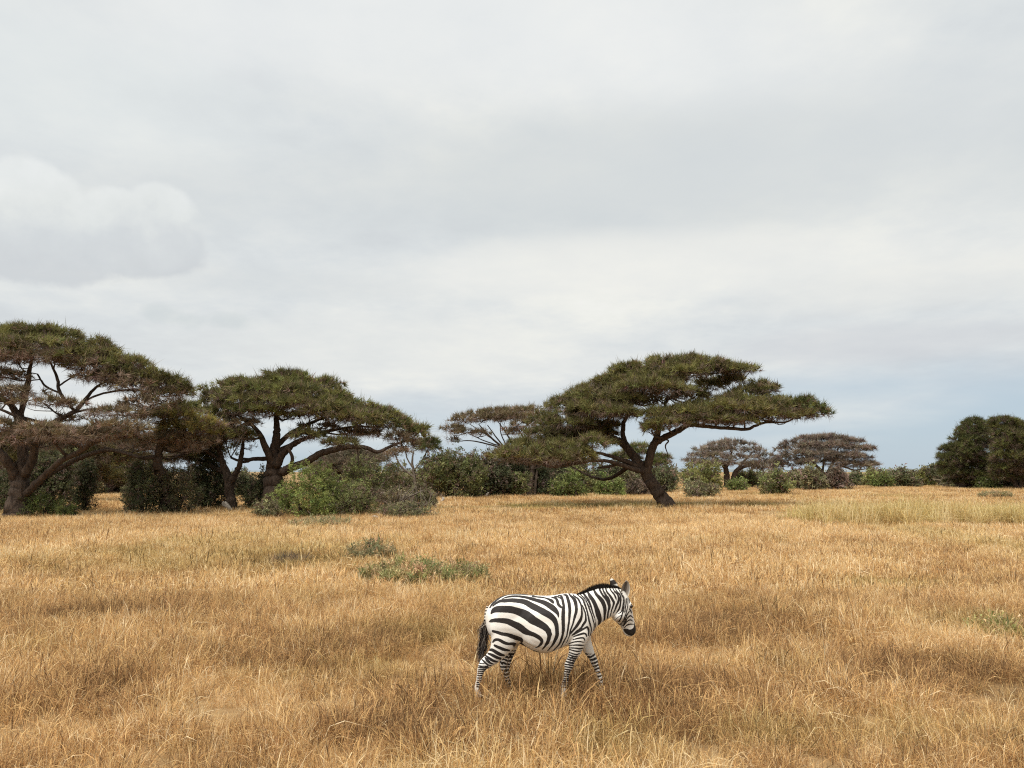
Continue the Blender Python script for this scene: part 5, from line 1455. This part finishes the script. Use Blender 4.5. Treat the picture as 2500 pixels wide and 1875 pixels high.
def ear(base, tip, wid, y0, y1, face, name_cols):
    """cupped leaf-shaped ear from two skins"""
    b, tpp = zp(*base, y0), zp(*tip, y1)
    ax = tpp - b; L = np.linalg.norm(ax); ax /= L
    fc = np.array(face, float); fc -= ax * (fc @ ax); fc /= np.linalg.norm(fc)
    sd_ = np.cross(ax, fc)
    V, C, q = [], [], []
    n, m = 14, 9
    for layer in (0, 1):
        for i_ in range(n):
            s_ = i_ / (n - 1)
            w_ = wid * math.sin((.13 + .85 * s_) * math.pi) ** .6
            for j_ in range(m):
                x_ = (j_ / (m - 1)) * 2 - 1
                cup = -wid * .75 * (1 - x_ * x_) * (1 - .55 * s_)
                pos = b + ax * L * s_ + sd_ * x_ * w_ + fc * (cup - (0.010 * (1 - abs(x_) ** 3) if layer else 0))
                V.append(pos)
                rim = abs(x_) > .8 or s_ > .93
                C.append(name_cols[0 if not layer else 1](s_, x_, rim))
    for layer in (0, 1):
        o_ = layer * n * m
        for i_ in range(n - 1):
            for j_ in range(m - 1):
                a_ = o_ + i_ * m + j_
                f_ = [a_, a_ + 1, a_ + m + 1, a_ + m]
                q.append(f_ if layer == 0 else f_[::-1])
    mk('ear', np.array(V) - Z0, None, q, M_HAIR, zebra, colors=np.array(C), smooth=True)

inner = lambda s_, x_, rim: (.62, .56, .47) if rim else ((.11, .095, .085) if abs(x_) < .35 and s_ > .25 else (.27, .24, .21))
outer = lambda s_, x_, rim: (.62, .58, .52) if s_ > .9 or s_ < .5 else (.025, .02, .018)
ear((1862, 366), (1892, 176), .056, .01, -.01, (.15, -1, .05), (inner, outer))
ear((1770, 290), (1716, 150), .052, .13, .15, (.55, .75, .1), (inner, outer))

M_EYE, t, o = new_mat('zebra_eye')
p = t.node('ShaderNodeBsdfPrincipled'); p.inputs['Base Color'].default_value = (.012, .008, .006, 1); p.inputs['Roughness'].default_value = .12
t.l.new(p.outputs[0], o.inputs['Surface'])
for (u, v, y) in ((1940, 462, .028), (1880, 462, .175)):
    bm = bmesh.new(); bmesh.ops.create_uvsphere(bm, u_segments=16, v_segments=10, radius=.022)
    me = bpy.data.meshes.new('eye'); bm.to_mesh(me); bm.free(); me.materials.append(M_EYE)
    for pl in me.polygons: pl.use_smooth = True
    e = bpy.data.objects.new('eye', me); col.objects.link(e); e.parent = zebra; e.location = tuple(zp(u, v, y) - Z0)
M_HOOF = bark_mat('hoof_horn', (.03, .025, .02), (.09, .07, .055), 12)
for nm in LEGS:
    e = LEGS[nm][-1]; b = LEGS[nm][-4]
    g0 = float(gz(e[0], e[1]))
    dirx = 0.012
    tb = Tubes()
    tb.add(np.array([[e[0] + .016, e[1], g0 - .004], [e[0] + .010, e[1], g0 + .02], [e[0] - .004, e[1], g0 + .06], [e[0] - .010, e[1], g0 + .075]]) - Z0, [.056, .054, .044, .030], 16)
    tb.build('hoof', M_HOOF, zebra)


# ------------------------------------------------------------------ grass
def tuft(nb, rad, h0, h1, wid, lean, seed_head=True, segs=4, clumps=6, crad=.15):
    V, T, B = [], [], []
    cl = []
    for k in range(clumps):
        r = rad * math.sqrt(RNG.random()); az = RNG.random() * 6.283
        cl.append((r * math.cos(az), r * math.sin(az), RNG.normal() * .18, RNG.uniform(.65, 1.3)))
    for k in range(nb):
        cxx, cyy, csh, chs = cl[k % clumps]
        r = crad * math.sqrt(RNG.random()); az = RNG.random() * 6.283
        b = np.array([cxx + r * math.cos(az), cyy + r * math.sin(az), -.03])
        a2 = az + RNG.normal() * .9
        H = RNG.uniform(h0, h1) * chs
        ln = abs(RNG.normal()) * lean + .05
        dr = np.array([math.cos(a2), math.sin(a2), 0])
        sd_ = np.array([-dr[1], dr[0], 0]) * math.cos(RNG.random() * 3.14) + dr * .5 * RNG.normal(); sd_[2] = RNG.normal() * .2
        sd_ /= np.linalg.norm(sd_)
        w = wid * RNG.uniform(.6, 1.3)
        q_ = RNG.random(); droop = RNG.uniform(1.0, 2.0) if q_ < .30 else (RNG.uniform(.3, .9) if q_ < .65 else RNG.uniform(0, .2))
        head = seed_head and RNG.random() < .45
        base = len(V); sh = RNG.random() + csh
        kink = RNG.normal(size=3) * .02
        for s in range(segs):
            t_ = s / segs
            pt = b + np.array([0, 0, 1]) * H * (t_ - droop * .30 * t_ ** 3) + dr * H * (ln * t_ + droop * .45 * t_ ** 3) + kink * math.sin(t_ * 3)
            ww = w * (1 - .55 * t_)
            if head and t_ > .6: ww = w * 1.5
            V += [pt + sd_ * ww / 2, pt - sd_ * ww / 2]; B += [sh, sh]
        pt = b + np.array([0, 0, 1]) * H * (1 - droop * .34) + dr * H * (ln + droop * .5) + kink * .2
        V.append(pt); B.append(sh)
        for s in range(segs - 1):
            i0 = base + s * 2
            T += [[i0, i0 + 1, i0 + 2], [i0 + 1, i0 + 3, i0 + 2]]
        i0 = base + (segs - 1) * 2
        T.append([i0, i0 + 1, i0 + 2])
    return np.array(V), np.array(T), np.array(B)


def tuft_objects(cname, n, mat, **kw):
    c = bpy.data.collections.new(cname)
    for k in range(n):
        V, T, B = tuft(**kw)
        o = mk('grass_tuft', V, T, None, mat, floats={'blade': B})
        col.objects.unlink(o); c.objects.link(o)
    return c


C_NEAR = tuft_objects('tufts_near', 12, M_GRASS, nb=380, rad=.36, h0=.12, h1=.37, wid=.0048, lean=.32, segs=4)
C_MID = tuft_objects('tufts_mid', 10, M_GRASS, nb=230, rad=.60, crad=.30, h0=.12, h1=.35, wid=.011, lean=.28, segs=3)
C_FAR = tuft_objects('tufts_far', 8, M_GRASS, nb=220, rad=1.3, crad=.55, h0=.16, h1=.40, wid=.034, lean=.25, segs=2, seed_head=False)
C_TALL = tuft_objects('tufts_tall', 8, M_GRASS, nb=60, rad=.35, crad=.2, h0=.6, h1=1.25, wid=.026, lean=.20, segs=3, seed_head=False)


def instancer(name, pts, scale, rot, tone, green, coll):
    me = bpy.data.meshes.new(name)
    me.vertices.add(len(pts)); me.vertices.foreach_set('co', np.asarray(pts, np.float32).ravel())
    for k, v in (('scl', scale), ('rot', rot), ('tone', tone), ('green', green)):
        at = me.attributes.new(k, 'FLOAT', 'POINT'); at.data.foreach_set('value', np.asarray(v, np.float32))
    at = me.attributes.new('pick', 'INT', 'POINT'); at.data.foreach_set('value', RNG.integers(0, 100, len(pts)).astype(np.int32))
    o = bpy.data.objects.new(name, me); col.objects.link(o)
    ng = bpy.data.node_groups.new(name, 'GeometryNodeTree')
    ng.interface.new_socket('Geometry', in_out='INPUT', socket_type='NodeSocketGeometry')
    ng.interface.new_socket('Geometry', in_out='OUTPUT', socket_type='NodeSocketGeometry')
    N, Lk = ng.nodes, ng.links
    gi, go = N.new('NodeGroupInput'), N.new('NodeGroupOutput')
    ci = N.new('GeometryNodeCollectionInfo'); ci.inputs['Collection'].default_value = coll
    ci.inputs['Separate Children'].default_value = True; ci.inputs['Reset Children'].default_value = True
    iop = N.new('GeometryNodeInstanceOnPoints'); iop.inputs['Pick Instance'].default_value = True
    def attr(nm, typ):
        a = N.new('GeometryNodeInputNamedAttribute'); a.data_type = typ; a.inputs['Name'].default_value = nm
        return a.outputs[0]
    cx = N.new('ShaderNodeCombineXYZ'); Lk.new(attr('rot', 'FLOAT'), cx.inputs['Z'])
    Lk.new(gi.outputs[0], iop.inputs['Points']); Lk.new(ci.outputs[0], iop.inputs['Instance'])
    Lk.new(attr('pick', 'INT'), iop.inputs['Instance Index'])
    Lk.new(cx.outputs[0], iop.inputs['Rotation'])
    Lk.new(attr('scl', 'FLOAT'), iop.inputs['Scale'])
    Lk.new(iop.outputs[0], go.inputs[0])
    md = o.modifiers.new('grass', 'NODES'); md.node_group = ng
    return o


def gauss(x, y, cx, cy, rx, ry):
    return np.exp(-(((x - cx) / rx) ** 2 + ((y - cy) / ry) ** 2))


def spot(px, py, wpx, hrow):
    """ground ellipse that shows at pixel (px,py), wpx wide, hrow rows tall"""
    Yc = GY(py); c = P(px, py, Yc)
    return c[0], Yc, wpx * Yc / F / 2, abs(GY(py - hrow / 2) - GY(py + hrow / 2)) / 2


PALE = [spot(520, 1665, 170, 40), spot(600, 1730, 260, 60), spot(290, 1780, 150, 40), spot(1800, 1610, 560, 36), spot(1080, 1640, 260, 40), spot(2300, 1580, 300, 26), spot(560, 1780, 200, 40)]
GREENS = [spot(2350, 1540, 330, 50), spot(2430, 1560, 160, 40), spot(2250, 1810, 400, 80), spot(1900, 1800, 260, 50), spot(1500, 1850, 300, 60), spot(1050, 1550, 240, 50), spot(900, 1650, 260, 50), spot(1770, 1840, 120, 40), spot(2150, 1430, 300, 40)]
BROWNS = [spot(1250, 1850, 420, 60), spot(1480, 1780, 320, 50), spot(1900, 1540, 500, 60), spot(1650, 1570, 420, 50), spot(230, 1690, 420, 70), spot(330, 1520, 500, 60), spot(700, 1375, 300, 40), spot(1600, 1700, 500, 80), spot(2200, 1660, 500, 80), spot(1000, 1800, 400, 70), spot(700, 1610, 300, 60), spot(1250, 1450, 400, 40), spot(2100, 1640, 160, 50), spot(900, 1570, 300, 50)]
WEEDG = [spot(1032, 1410, 330, 30), spot(905, 1358, 140, 24), spot(700, 1378, 100, 18)]
TALLG = [spot(1168, 1722, 150, 46), spot(1160, 1715, 130, 30), spot(1385, 1718, 130, 30), spot(1190, 1724, 230, 44), spot(1390, 1724, 270, 44), spot(1290, 1728, 420, 40)]
SHADEG = [spot(1500, 1236, 520, 7), spot(1250, 1240, 300, 6), spot(1800, 1234, 300, 5)]  # shade below the leaning tree, painted into the grass as a darker green tint


def fields(x, y):
    n1 = vnoise(x, y, 3.2, 31); n2 = vnoise(x, y, .9, 32); n3 = vnoise(x, y, 12.0, 33); n4 = vnoise(x, y * .5, 6.0, 34)
    tone = .605 + (n1 - .5) * .34 + (n2 - .5) * .26 + (n3 - .5) * .15
    pale = sum(gauss(x, y, *s) for s in PALE); grn = sum(gauss(x, y, *s) for s in GREENS); brn = sum(gauss(x, y, *s) for s in BROWNS); shg = sum(gauss(x, y, *s) for s in SHADEG)
    clump = np.clip((vnoise(x, y, .42, 35) - .70) * 4, 0, 1) * np.clip((vnoise(x, y, 2.3, 36) - .35) * 3, 0, 1)
    tone = tone - .26 * clump + .34 * np.clip(pale, 0, 1) - .30 * np.clip(brn, 0, 1.2)
    green = np.clip((n4 - .62) * 1.4, 0, .4) + .48 * np.clip(grn, 0, 1) + .7 * np.clip(shg, 0, 1) + np.clip(n2 - .75, 0, 1) * .8
    hs = .78 + .5 * n1 + .25 * (n2 - .5)
    hs = hs * (1 - .5 * np.clip(pale, 0, 1)) * (1 + .15 * np.clip(brn, 0, 1))
    hs = hs * np.clip(.78 + (y - 6.0) * .11, .72, 1.0)
    hs = hs * (1 - .6 * np.clip(sum(gauss(x, y, *s) for s in WEEDG), 0, 1)) * (1 + 1.0 * np.clip(sum(gauss(x, y, *s) for s in TALLG), 0, 1.35))
    return np.clip(tone, .08, .95), np.clip(green, 0, .95), hs


def band(y0, y1, dens, grow):
    """random points over the visible wedge of plain between two depths (with margins)"""
    A = []
    half = lambda yy: .70 * yy + 3.0
    area = (half(y0) + half(y1)) * (y1 - y0)
    n = int(area * dens)
    yy = np.sqrt(RNG.random(n) * (y1 ** 2 - y0 ** 2) + y0 ** 2)
    xx = RNG.uniform(-1, 1, n) * half(yy)
    tone, green, hs = fields(xx, yy)
    # sparser where it is trampled
    tone = tone + RNG.normal(size=n) * .09
    sc = np.clip(hs * RNG.uniform(.75, 1.25, n), .3, 2.1) * grow
    return np.stack([xx, yy, gz(xx, yy)], -1), sc, RNG.random(n) * 6.283, np.clip(tone, 0, 1), np.clip(green + RNG.normal(size=n) * .12, 0, 1)


for (nm, lab, bands, coll) in [
        ('dry_grass', 'golden brown dry grass covering the near plain', [(3.5, 17.0, 9.0, 1.0)], C_NEAR),
        ('dry_grass', 'golden dry grass covering the middle of the plain', [(17.0, 48.0, 3.4, 1.0)], C_MID),
        ('dry_grass', 'golden dry grass stretching away under the trees', [(48.0, 190.0, .38, 1.0)], C_FAR)]:
    res = [band(*b) for b in bands]
    arr = [np.concatenate([r[k] for r in res]) for k in range(5)]
    tag(instancer(nm, arr[0], arr[1], arr[2], arr[3], arr[4], coll), lab, 'grass', kind='stuff')

# stand of tall pale grass
n = 900
Yc = GY(1280)
cx0 = P(2330, 1280, Yc)[0]
x = cx0 + RNG.uniform(-1, 1, n) * 7.6 + RNG.normal(size=n) * .4
y = Yc + RNG.normal(size=n) * 1.0
tag(instancer('tall_grass', np.stack([x, y, gz(x, y)], -1), RNG.uniform(.75, 1.15, n) * (.7 + .6 * vnoise(x, y, 1.6, 41)), RNG.random(n) * 6.28, np.clip(.86 + RNG.normal(size=n) * .14, 0, 1), np.clip(.58 + RNG.normal(size=n) * .2, 0, 1), C_TALL),
    'strip of taller pale yellow green grass in the plain', 'grass', kind='stuff')
